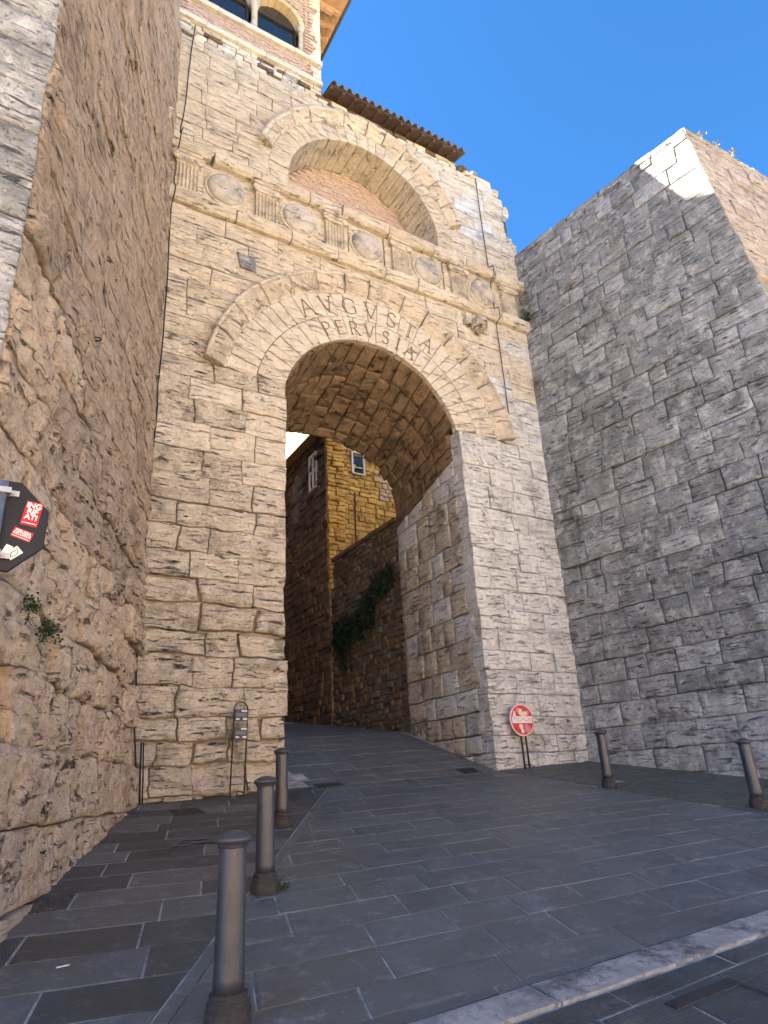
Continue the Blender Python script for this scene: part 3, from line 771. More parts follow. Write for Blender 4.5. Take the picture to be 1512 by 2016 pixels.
# =================================================================== LOGGIA over the gate
lo = random.Random(5)
logg = thing('loggia', 'brick loggia with paired arched windows standing on top of the gate wall', 'building', (0,0,0))
XL0, XL1 = -4.78, -1.07
def band(z0, z1, pr, mean, name):
    x = XL0-0.1
    for w in split(XL1-XL0+0.1, mean, lo, .7, 1.3):
        stone(logg, name, quad_fn(FAC, const(x), const(x+w), z0, z1), w, z1-z0, M['white_stone'], proud=pr+lo.uniform(0, .01), gap=0.008, cham=0.012, rough=0.006, cell=0.3, back=0.15); x += w
band(17.13, 17.30, 0.07, 0.75, 'string_course'); band(17.88, 18.06, 0.09, 0.8, 'sill_block')
c = MB(); c.box(-6.0, XL1-0.03, 0.05, 3.0, 17.1, 18.1)
ops = [(-3.63, 0.55), (-2.285, 0.565)]
c.box(-6.0, -4.30, 0.05, 3.0, 18.1, 21.0); c.box(-1.60, XL1-0.03, 0.05, 3.0, 18.1, 21.0); c.box(-6.0, XL1-0.03, 0.9, 3.0, 18.1, 21.0)
c.box(-4.30, -1.60, 0.05, 0.9, 19.85, 21.0)
for (cx, R) in ops: arch_sheet(c, 0.05, -4.30 if cx < -3 else -2.96, -2.96 if cx < -3 else -1.60, 19.2, 19.86, cx, 19.21, R)
c.build('wall', M['brick_mortar'], logg)
bb = MB(); bb.box(-0.125, 0.125, -0.035, 0.03, -0.027, 0.027); b0 = bb.build('brick', M['brick'], logg); cnt = 0
def lay(x0, x1, z0, z1, skip=None):
    global cnt
    zz = z0+0.033; rw = 0
    while zz < z1-0.02:
        x = x0 + (0.125 if rw % 2 else 0.26)
        while x < x1-0.06:
            if not (skip and skip(x, zz)) and cnt < 300:
                b = b0 if cnt == 0 else link(b0.copy(), logg)
                b.location = (x+lo.uniform(-.006, .006), 0.02+lo.uniform(-.008, .012), zz); cnt += 1
            x += 0.262
        zz += 0.066; rw += 1
lay(XL0, XL1-0.35, 17.30, 17.88)
lay(-1.55, XL1-0.2, 18.06, 20.9)
lay(-2.9, -1.5, 19.25, 20.9, lambda x, z: any((x-cx)**2+(z-19.2)**2 < (R+0.2)**2 for cx, R in ops))
zq = 17.30
while zq < 20.8:    # pale quoin stones on the corner
    h = lo.uniform(.12, .2)
    if not (17.86 < zq+h/2 < 18.08):
        w = lo.choice([0.12, 0.18, 0.26, 0.33]); stone(logg, 'quoin', quad_fn(FAC, const(XL1-w), const(XL1), zq, min(zq+h, 17.88 if zq < 17.88 else 99)), w, h, M['white_stone'], proud=0.01, gap=0.012, cham=0.01, rough=0.008, cell=0.3, back=0.3)
    zq += h
for (cx, R) in ops:      # arch bands and reveals
    k = 9
    for i in range(k):
        stone(logg, 'arch_stone', ring_fn(cx, 19.2, R, R+0.16, math.pi*i/k, math.pi*(i+1)/k), 0.2, 0.16, M['arch_cream'], proud=0.02, gap=0.006, cham=0.006, rough=0.004, back=0.3, cell=0.2)
    w = MB(); w.box(cx-R-0.05, cx+R+0.05, 0.24, 0.26, 18.06, 19.84); win = w.build('window', M['glass'], logg)
    fr = MB(); fr.box(cx-R+0.0, cx+R, 0.19, 0.235, 19.17, 19.22); fr.box(cx-R, cx-R+0.05, 0.19, 0.235, 18.06, 19.17); fr.box(cx+R-0.05, cx+R, 0.19, 0.235, 18.06, 19.17); fr.box(cx-R+0.05, cx+R-0.05, 0.19, 0.235, 18.06, 18.11)
    fr.build('window_frame', M['dark_metal'], win)
for cx, rad in ((-2.955, 0.085), (-1.645, 0.06), (-4.24, 0.06)):
    cm = MB(); cm.lathe([(rad+.03,18.06),(rad+.03,18.12),(rad+.01,18.15),(rad,18.18),(rad-.008,18.98),(rad+.012,19.0),(rad,19.03),(rad+.05,19.14),(rad+.055,19.2)], (cx, 0.06, 0), 20)
    cm.build('column', M['carved'], logg)
# eaves
ev = MB(); ev.box(-6.2, -0.30, -0.75, 6.0, 21.0, 21.06); ev.build('eave_boards', M['wood_light'], logg)
for k in range(14):
    y = 0.1+0.42*k
    q = MB(); q.box(XL1, -0.36, y-0.05, y+0.05, 20.84, 20.99); q.box(XL1, -0.62, y-0.045, y+0.045, 20.70, 20.84); q.build('eave_bracket', M['wood_light'], logg)
q = MB(); q.tube([(-0.26,-0.8,21.06),(-0.26,6.0,21.06)], 0.075, 8); q.tube([(-6.2,-0.8,21.06),(-0.26,-0.8,21.06)], 0.075, 8); q.build('gutter', M['dark_metal'], logg)
rf = MB(); rf.add([(-6.2,-0.8,21.08),(-0.25,-0.8,21.08),(-0.25,6.0,21.08),(-6.2,6.0,21.08),(-6.2,2.6,22.4),(-2.6,2.6,22.4)], [(0,1,5,4),(1,2,5),(2,3,4,5)]); rf.build('roof', M['tile'], logg)

# =================================================================== little tiled roof
tr = thing('tiled_roof', 'small dark tiled lean-to roof over the upper arch, beside the loggia', 'roof', (0,0,0))
X0, X1, YE, ZE, SL = -1.02, 3.24, -0.38, 16.86, 0.30
def rz(y): return ZE+(y-YE)*SL
mb = MB(); mb.add([(X0,YE,rz(YE)),(X1,YE,rz(YE)),(X1,3.0,rz(3.0)),(X0,3.0,rz(3.0)),(X0,YE,rz(YE)-0.03),(X1,YE,rz(YE)-0.03),(X1,3.0,rz(3)-0.03),(X0,3.0,rz(3)-0.03)], [(0,1,2,3),(7,6,5,4),(0,4,5,1),(1,5,6,2),(2,6,7,3),(3,7,4,0)])
mb.build('roof_boards', M['wood'], tr)
k = 0; x = X0+0.06
while x < X1:
    q = MB(); y0, y1 = YE+0.03, 1.0
    q.add([(x-0.04,y0,rz(y0)-0.03),(x+0.04,y0,rz(y0)-0.03),(x+0.04,y1,rz(y1)-0.03),(x-0.04,y1,rz(y1)-0.03),(x-0.04,y0,rz(y0)-0.10),(x+0.04,y0,rz(y0)-0.10),(x+0.04,y1,rz(y1)-0.10),(x-0.04,y1,rz(y1)-0.10)], [(0,1,2,3),(7,6,5,4),(0,4,5,1),(1,5,6,2),(2,6,7,3),(3,7,4,0)])
    q.build('rafter', M['wood'], tr); x += 0.36
def tile_geo(cup):
    v = []; f = []; n = 7
    for j, (y, s) in enumerate(((0, 1.0), (0.46, 0.84))):
        for rr_ in (0.072, 0.058):
            for k in range(n+1):
                a = math.pi*k/n; v.append((rr_*s*math.cos(a), y, rr_*s*math.sin(a)*(1 if cup else -1)))
    m = n+1
    for k in range(n):
        f += [(k, k+1, 2*m+k+1, 2*m+k), (m+k+1, m+k, 3*m+k, 3*m+k+1), (k+1, k, m+k, m+k+1)]
    return v, f
tv, tf = tile_geo(True); t0 = meshobj('roof_tile', tv, tf, M['tile'], tr); tv, tf = tile_geo(False); p0 = meshobj('pan_tile', tv, tf, M['tile'], tr)
first = True; x = X0+0.09; ang = math.atan(SL)
while x < X1:
    for j in range(6):
        y = YE-0.06+0.36*j
        a = t0 if first else link(t0.copy(), tr); b = p0 if first else link(p0.copy(), tr); first = False
        a.location = (x+lo.uniform(-.012, .012), y, rz(y)+0.035+0.015*lo.random()); a.rotation_euler = (ang, 0, lo.uniform(-.04, .04))
        b.location = (x+0.115, y, rz(y)+0.07); b.rotation_euler = (ang, 0, 0)
    x += 0.23

# broken crest at the right end of the gate wall
def rock(parent, name, c, s, mat, seed, n=8):
    v = []; f = []
    for i in range(n+1):
        a = math.pi*i/n
        for k in range(12):
            t = 2*math.pi*k/12; d = np.array([math.sin(a)*math.cos(t), math.sin(a)*math.sin(t), math.cos(a)])
            v.append(np.sign(d)*np.abs(d)**0.55)
    v = np.array(v); v = v*(1+0.22*fbm(v*1.6+seed*3.1, seed))[:, None]*np.array(s)+np.array(c)
    for i in range(n):
        for k in range(12): f.append((i*12+k, (i+1)*12+k, (i+1)*12+(k+1)%12, i*12+(k+1)%12))
    return meshobj(name, v, f, mat, parent, False)
for i, (c, s, mk) in enumerate([((4.25,0.25,16.62),(0.42,0.3,0.10),'weathered'),((4.72,0.25,16.42),(0.2,0.3,0.16),'weathered'),((3.95,0.2,16.75),(0.12,0.3,0.08),'grey'),
     ((4.98,0.2,15.62),(0.14,0.3,0.12),'pale'),((5.0,0.22,15.83),(0.13,0.3,0.10),'weathered'),((4.93,0.25,15.1),(0.08,0.28,0.34),'rubble'),((5.0,0.22,14.62),(0.12,0.3,0.16),'pale'),((5.12,0.2,14.42),(0.14,0.3,0.1),'weathered'),
     ((3.5,0.2,16.7),(0.18,0.3,0.1),'rubble'),((3.72,0.2,16.58),(0.2,0.3,0.1),'cream')]):
    rock(gate, 'crest_stone', c, s, M[mk], i+2)

# =================================================================== buildings beyond the gate
bk = random.Random(31)
def masonry(root, pl, z0, z1, s0, s1, hmean, wmean, mk, limit, ztop=None, holes=(), prefer=None, **kw):
    S = []; zz = z0
    while zz < z1-0.04:
        h = hmean*bk.uniform(.75, 1.3)
        for fn, W, H, x, zm in course_stones(pl, zz, min(zz+h, z1), const(s0), const(s1), wmean, bk, 0.01):
            if any(a < x < b and c < zm < d for a, b, c, d in holes): continue
            if ztop and zm > ztop(x): continue
            S.append((prefer(x, zm) if prefer else W*H, fn, W, H, x, zm))
        zz += h
    k0 = dict(proud=0, gap=0.026, cham=0.012, rough=0.03, wob=0.022, cell=0.12, nmax=3, back=0.06)
    k0.update(kw)
    def kf(x, z): d = dict(k0); d['proud'] = kw.get('proud', 0)+bk.uniform(-0.035, 0.04); return d
    emit(root, S, (lambda x, z: mk) if isinstance(mk, str) else mk, kf, limit)
# retaining wall on the right of the passage
rw = thing('retaining_wall', 'rubble stone retaining wall climbing the street behind the arch', 'wall', (2.5,3.1,1.0))
RW = Plane((2.42,3.1,0), (0,1,0), (-1,0,0))
class RootAt: pass
def local(root):
    for o in root.children: o.matrix_parent_inverse = Matrix.Translation(-Vector(root.location))
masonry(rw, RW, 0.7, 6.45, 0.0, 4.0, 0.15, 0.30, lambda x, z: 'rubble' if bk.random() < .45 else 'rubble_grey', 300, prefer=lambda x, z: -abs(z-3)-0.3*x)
mb = MB(); mb.box(2.47, 3.2, 3.05, 7.0, 0.0, 6.45); mb.build('wall_core', M['mortar_grey'], rw)
mb = MB()
for k in range(8): mb.box(2.34, 2.75, 3.1+0.49*k, 3.1+0.49*k+0.475, 6.45, 6.55+bk.uniform(-.01,.02))
tag(mb.build('coping', M['rubble'], rw)); local(rw)
# brown house along the street
bh = thing('brown_house', 'tall dark brown stone house at the street corner with a white window', 'house', (2.3,7.0,1.6))
BH = Plane((2.30,7.0,0), (0,1,0), (-1,0,0))
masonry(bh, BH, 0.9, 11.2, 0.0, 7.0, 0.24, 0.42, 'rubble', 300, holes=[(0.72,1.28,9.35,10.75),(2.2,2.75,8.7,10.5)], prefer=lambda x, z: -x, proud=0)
BF = Plane((2.30,7.0,0), (1,0,0), (0,-1,0))
mb = MB(); mb.box(2.36, 2.95, 7.06, 14.0, 0.0, 11.2); mb.box(2.95, 9.0, 7.30, 14.0, 0.0, 11.2); mb.build('house_core', M['mortar'], bh)
masonry(bh, BF, 5.6, 14.0, 0.0, 0.62, 0.16, 0.3, 'ochre', 120, proud=0.1, rough=0.05)
w = MB(); w.box(2.34, 2.40, 7.75, 8.25, 9.4, 10.7); win = w.build('window', M['glass'], bh)
M['white_paint'] = plain_mat('white_paint', (0.75,0.75,0.74), 0.5, 0, 0.06, 6)
fr = MB()
for (ya, yb, za, zb) in ((7.70,7.76,9.38,10.74),(8.24,8.30,9.38,10.74),(7.76,8.24,9.36,9.44),(7.76,8.24,10.66,10.74),(7.97,8.03,9.44,10.66),(7.76,7.97,10.03,10.09),(8.03,8.24,10.03,10.09)): fr.box(2.28, 2.335, ya, yb, za, zb)
fr.build('window_frame', M['white_paint'], win)
nm = MB(); n = 12; v = [(2.345, 9.22, 8.75), (2.345, 9.72, 8.75)] + [(2.345, 9.47+0.25*math.cos(math.pi*k/n), 10.1+0.3*math.sin(math.pi*k/n)) for k in range(n, -1, -1)][::-1]
nm.add(v, [tuple(range(len(v)))]); nm.build('niche', M['mortar_grey'], bh)
ev = MB(); ev.box(2.0, 9.0, 6.9, 14.2, 11.2, 11.3); ev.build('eave', M['wood_light'], bh); local(bh)
# ochre house facing the gate
oh = thing('ochre_house', 'ochre stone house facing the gate above the retaining wall, small window and drainpipe', 'house', (6.0,7.2,3.0))
OH = Plane((2.9,7.2,0), (1,0,0), (0,-1,0))
masonry(oh, OH, 5.2, 13.0, 0.0, 5.0, 0.17, 0.32, lambda x, z: 'brick' if (1.55 < x < 2.1 and 9.0 < z < 10.2) or (x < .75 and 10.8 < z < 11.3) else 'ochre', 300, holes=[(0.48,0.95,9.9,10.62)], prefer=lambda x, z: -abs(z-9)-x)
mb = MB(); mb.box(2.9, 9.0, 7.26, 14.0, 2.0, 13.0); mb.build('house_core', M['mortar'], oh)
w = MB(); w.box(3.42, 3.82, 7.22, 7.255, 9.9, 10.6); win = w.build('window', M['glass'], oh)
fr = MB(); fr.box(3.36,3.43,7.12,7.215,9.88,10.64); fr.box(3.81,3.88,7.12,7.215,9.88,10.64); fr.box(3.36,3.88,7.10,7.215,9.83,9.88); fr.box(3.36,3.88,7.11,7.215,10.64,10.69); fr.box(3.43,3.81,7.16,7.215,10.10,10.14)
fr.build('window_frame', M['steel'], win)
q = MB(); q.tube([(3.40,7.15,6.4),(3.45,7.15,9.15)], 0.026, 8); q.build('drainpipe', M['dark_metal'], oh); local(oh)
# bright yellow house further back
M['yellow'] = plain_mat('pale_yellow_plaster', (0.62,0.53,0.34), 0.9, 0, 0.08, 3, 0.004)
yh = thing('yellow_house', 'pale yellow plastered house in sunlight seen above the brown house roof', 'house', (9.0,20.0,4.0))
mb = MB(); mb.box(6.6, 16.0, 15.0, 26.0, 3.0, 24.0); mb.build('wall', M['yellow'], yh)
q = MB(); q.tube([(6.55,17.9,8.0),(6.55,17.9,24.0)], 0.06, 8); q.build('drainpipe', M['white_paint'], yh)
w = MB(); w.box(6.56, 6.64, 20.0, 21.0, 16.2, 18.0); w.build('window', M['glass'], yh); local(yh)
# unseen palace added behind the left tower, gable shaped to shade the right tower
shade_palace = thing('palace', 'unseen plastered palace block added behind the left tower, its gable shaped to shade the right tower', 'building', (-12.0,6.0,3.0))
mb = MB(); mb.box(-20.0, -8.0, 0.4, 6.4, -1.0, 27.2); mb.add([(-20,0.2,27.3),(-8,0.2,27.3),(-8,6.6,27.3),(-20,6.6,27.3),(-20,3.4,28.6),(-8,3.4,28.6)], [(0,1,5,4),(1,2,5),(2,3,4,5),(3,0,4)]); mb.build('wall', M['yellow'], shade_palace)
mb = MB(); mb.box(-8.0, -2.3, 3.1, 20.0, -1.0, 16.2); mb.box(-8.0, 4.5, 20.0, 24.0, -1.0, 12.0); mb.build('street_wall', M['rubble'], shade_palace); local(shade_palace)

# palace across the square, in the sun behind the viewer
op = thing('palace', 'long sunlit plastered palace on the far side of the square, facing the gate', 'building', (0.0,-52.0,-3.0))
M['palace'] = plain_mat('warm_palace_plaster', (0.70,0.535,0.37), 0.9, 0, 0.08, 2, 0.004)
mb = MB(); mb.box(-60.0, 70.0, -64.0, -52.0, -6.0, 16.0); mb.build('wall', M['palace'], op)
for k in range(26):
    for j in range(3):
        w = MB(); x = -55+4.6*k; w.box(x, x+1.3, -52.0, -51.93, -0.5+5*j, 1.9+5*j); w.build('window', M['glass'], op)
mb = MB(); mb.box(-61.0, 71.0, -65.0, -51.0, 16.0, 16.5); mb.build('eave', M['tile'], op); local(op)

# =================================================================== GROUND and paving
gd = MB(); v = []; f = []
xs = [-120,-40,-20,-14,-10,-8,-6,-4,-2,0,2,4,6,8,14,30,60,120]; ys = [-200,-80,-40,-21,-14,-9,-6,-3,-1,-0.001,0.3,0.6,1.2,2.2,3.25,5,8,12,20,40,90]
for y in ys:
    for x in xs: v.append((x, y, ground(max(-15, min(15, x)), y)-0.035))
n = len(xs)
for j in range(len(ys)-1):
    for i in range(n-1): f.append((j*n+i, j*n+i+1, (j+1)*n+i+1, (j+1)*n+i))
gd.add(v, f)
M['piazza'] = plain_mat('paved_ground', (0.42,0.355,0.275), 0.9, 0, 0.2, 0.8, 0.003)
tag(gd.build('ground', M['piazza']), kind='structure')

def slab_mat(name, col, tooled=False, moss=0.0, mossc=(0.05,0.06,0.03)):
    m, nt, b = newmat(name); g = G(nt); rnd, ge = g.rand(); p = g.pos(rnd, ge); wp = ge.outputs['Position']
    n1 = g.noise(p, 2.2, 8, 0.68); n2 = g.noise(p, 30, 5, 0.7); big = g.noise(wp, 0.8, 4, 0.6)
    c = g.mix(g.ramp(n1, 0.3, 0.72), tuple(x*0.72 for x in col), tuple(x*1.28 for x in col))
    c = g.mix(g.math('MULTIPLY', rnd, 0.42), c, tuple(x*0.6 for x in col))
    warm = g.math('GREATER_THAN', rnd, 0.9); c = g.mix(g.math('MULTIPLY', warm, 0.2), c, (col[0]*1.25, col[1]*1.02, col[2]*0.85))
    c = g.mix(g.math('MULTIPLY', g.ramp(g.noise(p, 5.5, 10, 0.8), 0.53, 0.64), 0.6), c, tuple(min(1, x*2.1) for x in col))
    c = g.mix(g.math('MULTIPLY', g.ramp(g.noise(wp, 1.1, 10, 0.8), 0.52, 0.62), 0.45), c, tuple(x*0.5 for x in col))
    c = g.mix(g.math('MULTIPLY', g.ramp(g.noise(wp, 14, 8, 0.8), 0.60, 0.68), 0.6), c, tuple(min(1, x*2.4) for x in col))
    c = g.mix(g.math('MULTIPLY', g.ramp(n2, 0.55, 0.75), 0.35), c, tuple(x*0.45 for x in col))
    if moss: c = g.mix(g.math('MULTIPLY', g.ramp(big, 0.4, 0.6), moss), c, mossc)
    g.l(c, b.inputs['Base Color']); b.inputs['Specular IOR Level'].default_value = 0.35
    rr = g.n('ShaderNodeMapRange'); g.l(n1, rr.inputs[0]); rr.inputs[3].default_value = 0.38; rr.inputs[4].default_value = 0.72; g.l(rr.outputs[0], b.inputs['Roughness'])
    nrm = g.bump(g.math('ADD', g.math('MULTIPLY', n1, 1.0), g.math('MULTIPLY', n2, 0.35)), 0.010)
    if tooled:
        rot = g.n('ShaderNodeVectorRotate', rotation_type='Z_AXIS'); g.l(wp, rot.inputs['Vector'])
        an = g.math('ADD', g.math('MULTIPLY', g.math('GREATER_THAN', rnd, 0.5), 1.3), g.math('ADD', g.math('MULTIPLY', rnd, 0.5), -0.2)); g.l(an, rot.inputs['Angle'])
        w = g.n('ShaderNodeTexWave'); g.l(rot.outputs[0], w.inputs['Vector']); w.inputs['Scale'].default_value = 17.0; w.inputs['Distortion'].default_value = 1.2; w.inputs['Detail'].default_value = 2
        amt = g.math('MULTIPLY', w.outputs['Fac'], g.ramp(g.noise(p, 1.5, 3), 0.35, 0.6))
        nrm = g.bump(amt, 0.012, 1.0, nrm)
    g.l(nrm, b.inputs['Normal']); return m
M['slab'] = slab_mat('grey_sandstone_slab', (0.130,0.133,0.124)); M['slab_tooled'] = slab_mat('tooled_sandstone_slab', (0.086,0.088,0.080), True)
M['slab_moss'] = slab_mat('mossy_slab', (0.10,0.105,0.098), False, 0.45)
M['kerb'] = stone_mat('pale_kerb_stone', (0.46,0.43,0.385), (0.26,0.245,0.225), (0.09,0.087,0.083), 0.95, 0.3, 0.012, 6, 0.15)
M['joint'] = plain_mat('pale_joint_mortar', (0.40,0.385,0.35), 0.95, 0, 0.35, 4, 0.004, (0.09,0.085,0.075), 0.8)

def clip(poly, a, b, c):
    """keep a*x+b*y<=c"""
    out = []
    for i in range(len(poly)):
        p, q = poly[i], poly[(i+1) % len(poly)]; dp, dq = a*p[0]+b*p[1]-c, a*q[0]+b*q[1]-c
        if dp <= 0: out.append(p)
        if dp*dq < 0:
            t = dp/(dp-dq); out.append((p[0]+(q[0]-p[0])*t, p[1]+(q[1]-p[1])*t))
    return out
def clip_all(poly, planes):
    for pl_ in planes:
        poly = clip(poly, *pl_)
        if len(poly) < 3: return []
    return poly
def parea(p): return 0.5*abs(sum(p[i][0]*p[(i+1)%len(p)][1]-p[(i+1)%len(p)][0]*p[i][1] for i in range(len(p))))
def inset(poly, d):
    n = len(poly); out = []
    ar = sum(poly[i][0]*poly[(i+1)%n][1]-poly[(i+1)%n][0]*poly[i][1] for i in range(n)); s = 1 if ar > 0 else -1
    planes = []
    for i in range(n):
        p, q = Vector(poly[i]), Vector(poly[(i+1)%n]); e = q-p
        if e.length < 1e-4: continue
        e.normalize(); nx, ny = e.y*s, -e.x*s; planes.append((nx, ny, nx*p.x+ny*p.y-d))
    return clip_all(poly, planes)
def subdiv(poly, step):
    out = []
    for i in range(len(poly)):
        p, q = poly[i], poly[(i+1) % len(poly)]; L = math.hypot(q[0]-p[0], q[1]-p[1]); k = max(1, int(L/step))
        for j in range(k): out.append((p[0]+(q[0]-p[0])*j/k, p[1]+(q[1]-p[1])*j/k))
    return out
def slab(parent, poly, mat, gap=0.018, h=0.0, name='slab', rr_=rng, bev=0.008):
    p = inset(poly, gap/2)
    if len(p) < 3 or parea(p) < 0.012: return None
    q = inset(p, bev); 
    if len(q) < 3: return None
    if sum(p[i][0]*p[(i+1)%len(p)][1]-p[(i+1)%len(p)][0]*p[i][1] for i in range(len(p))) < 0: p = p[::-1]; 
    p = subdiv(p, 0.28); c = (sum(a for a, _ in p)/len(p), sum(b for _, b in p)/len(p))
    q = [(a+(c[0]-a)*bev*3/max(.1, math.hypot(c[0]-a, c[1]-b)), b+(c[1]-b)*bev*3/max(.1, math.hypot(c[0]-a, c[1]-b))) for a, b in p]
    dz = h + rr_.uniform(0.0, 0.004); tx, ty = rr_.uniform(-.0035, .0035), rr_.uniform(-.0035, .0035)
    n = len(p); v = []
    for (a, b) in p: w = rr_.uniform(-.004, .004); v.append((a+w, b+w, ground(a, b)-0.04))
    for (a, b) in p: w = rr_.uniform(-.005, .005); v.append((a+w, b+w, ground(a, b)+dz-0.0025))
    for (a, b) in q: v.append((a, b, ground(a, b)+dz+tx*(a-c[0])+ty*(b-c[1])))
    v.append((c[0], c[1], ground(*c)+dz))
    f = []
    for i in range(n):
        j = (i+1) % n; f += [(i, j, n+j, n+i), (n+i, n+j, 2*n+j, 2*n+i), (2*n+i, 2*n+j, 3*n)]
    return meshobj(name, v, f, mat, parent)
def pave(parent, planes, e1, e2, origin, row, mean, matf, bbox, gap=0.018, h=0.0, name='slab', rr_=rng, limit=290):
    """rows along e1 stacked along e2"""
    e1 = Vector(e1).normalized(); e2 = Vector(e2); cnt = 0; s = bbox[0]
    while s < bbox[1]:
        w = row*rr_.uniform(.86, 1.14); a = bbox[2]+rr_.uniform(0, mean)
        while a < bbox[3]:
            L = mean*rr_.uniform(.55, 1.5)
            sk = 1.0
            pts = []
            for (aa, ss) in ((a, s), (a+L, s), (a+L, s+w), (a, s+w)):
                q = Vector(origin)+e1*aa+e2*ss; pts.append((q.x, q.y))
            p = clip_all(pts, planes)
            if p and parea(p) > 0.02 and cnt < limit:
                if slab(parent, p, matf(), gap, h, name, rr_): cnt += 1
            a += L
        s += w
    return cnt
# kerb line dividing pavement and road: through (-5.53,-6.48) and (-3.78,-3.8)
kd = Vector((1.75, 2.68)).normalized(); kn = (kd.y, -kd.x); kc = kn[0]*-5.53+kn[1]*-6.48   # n.p - c > 0 is the road side
def joint_sheet(name, poly, mat, dz):
    pts = subdiv(poly, 0.5)
    # fine grid sheet following the ground
    x0, x1 = min(a for a, _ in poly), max(a for a, _ in poly); y0, y1 = min(b for _, b in poly), max(b for _, b in poly)
    v = []; f = []; st = 0.25; ny = round((y1-y0)/st); nx = int((x1-x0)/0.5)+1
    for j in range(ny+1):
        for i in range(nx+1):
            x, y = x0+(x1-x0)*i/nx, y0+(y1-y0)*j/ny; v.append((x, y, ground(x, y)+dz))
    for j in range(ny):
        for i in range(nx): k = j*(nx+1)+i; f.append((k, k+1, k+nx+2, k+nx+1))
    return meshobj(name, v, f, mat)
road = tag(joint_sheet('road', [(-9,-14),(5.0,-14),(5.0,16.0),(-9,16.0)], M['joint'], -0.005), kind='structure')
pr = random.Random(77)
# road slabs: rows parallel to the gate, slanting cross joints
n1 = pave(road, [(-kn[0],-kn[1],-kc-0.09),(1,0,2.335),(0,-1,7.16),(0,1,0.0)], (1,-0.06), (0.30,1.0), (-7.5,-7.3), 0.41, 0.80, lambda: M['slab'], (0, 8.0, -4, 12), rr_=pr, gap=0.015)
n2 = pave(road, [(1,0,2.30),(-1,0,2.06),(0,-1,0.0),(0,1,3.25)], (1,0), (0.0,1.0), (-2.2,0.0), 0.42, 0.8, lambda: M['slab'], (0, 3.4, 0, 5), rr_=pr, gap=0.014)
n3 = pave(road, [(1,0,2.42),(-1,0,2.2),(0,-1,-3.25),(0,1,9)], (1,0), (0.0,1.0), (-2.2,3.3), 0.6, 0.9, lambda: M['slab'], (0, 5.6, 0, 5), rr_=pr, gap=0.010)
n4 = pave(road, [(0,1,-7.44),(0,-1,10.2),(-1,0,6.9),(1,0,1.5)], (1,0.02), (0.12,1.0), (-8,-10.4), 0.55, 1.0, lambda: M['slab_tooled'] if pr.random() < .6 else M['slab'], (0, 3.2, -1, 12), rr_=pr)
# narrow strip along the kerb line
a = Vector((-5.53,-6.48))-kd*0.55; L = 0
while L < 8.2:
    w = pr.uniform(.6, 1.1); p = a+kd*L; q = a+kd*min(8.2, L+w); nn = Vector(kn)*0.10
    slab(road, [(p.x-0.0, p.y), (q.x, q.y), (q.x+nn.x, q.y+nn.y), (p.x+nn.x, p.y+nn.y)], M['slab'], 0.016, 0.002, 'edge_stone', pr); L += w
# left pavement
pav = tag(joint_sheet('pavement', [(-8.6,-10),(-1.6,-10),(-1.6,0.5),(-8.6,0.5)], M['joint'], -0.0055), kind='structure')
pave(pav, [(kn[0],kn[1],kc+0.0),(0,-1,7.16),(0,1,0.08),(-1,0,7.3)], (1,-0.2), (0.30,1.0), (-8.6,-6.5), 0.44, 0.95, lambda: M['slab_tooled'] if pr.random() < .8 else M['slab'], (-1, 8, -1, 9), rr_=pr)
# pale kerb stones across the foreground
x = -8.0
while x < 4.0:
    w = pr.uniform(.7, 1.15)
    slab(road, [(x,-7.43),(x+w,-7.43),(x+w,-7.18),(x,-7.18)], M['kerb'], 0.012, 0.012, 'kerb_stone', pr); x += w
# mossy strip at the foot of the right tower
mp = tag(joint_sheet('verge', [(2.2,-8.5),(6.2,-8.5),(6.2,0.25),(2.2,0.25)], M['joint'], -0.002), kind='structure')
pave(mp, [(-1,0,-2.335),(1,0.16,5.2),(0,-1,8.4),(0,1,0.1)], (0.45,-1), (1,0.3), (1.0,-1), 0.42, 0.62, lambda: M['slab_moss'], (-1, 6, -4, 10), rr_=pr, h=0.006)
print('paving', n1, n2, n3, n4, len(bpy.data.objects))

# =================================================================== BOLLARDS
def iron_mat():
    m, nt, b = newmat('bollard_iron'); g = G(nt); rnd, ge = g.rand(); p = g.pos(rnd, ge)
    c = g.mix(g.ramp(g.noise(p, 6, 6, 0.7), 0.35, 0.7), (0.050,0.053,0.062), (0.078,0.078,0.085))
    rust = g.ramp(g.noise(p, 9, 9, 0.75), 0.56, 0.66); c = g.mix(g.math('MULTIPLY', rust, 0.55), c, (0.12,0.065,0.04)); scr = g.ramp(g.noise(g.scale(p, (14,14,2.5)), 1.0, 8, 0.75), 0.60, 0.66); c = g.mix(g.math('MULTIPLY', scr, 0.5), c, (0.19,0.18,0.17))
    g.l(c, b.inputs['Base Color']); b.inputs['Metallic'].default_value = 0.35; b.inputs['Roughness'].default_value = 0.42; b.inputs['Specular IOR Level'].default_value = 0.5
    g.l(g.bump(g.noise(p, 45, 4), 0.002), b.inputs['Normal']); return m
M['iron'] = iron_mat()
M['rusty'] = plain_mat('rusty_iron', (0.052,0.046,0.043), 0.7, 0.2, 0.35, 14, 0.004, (0.05,0.04,0.035), 0.6)
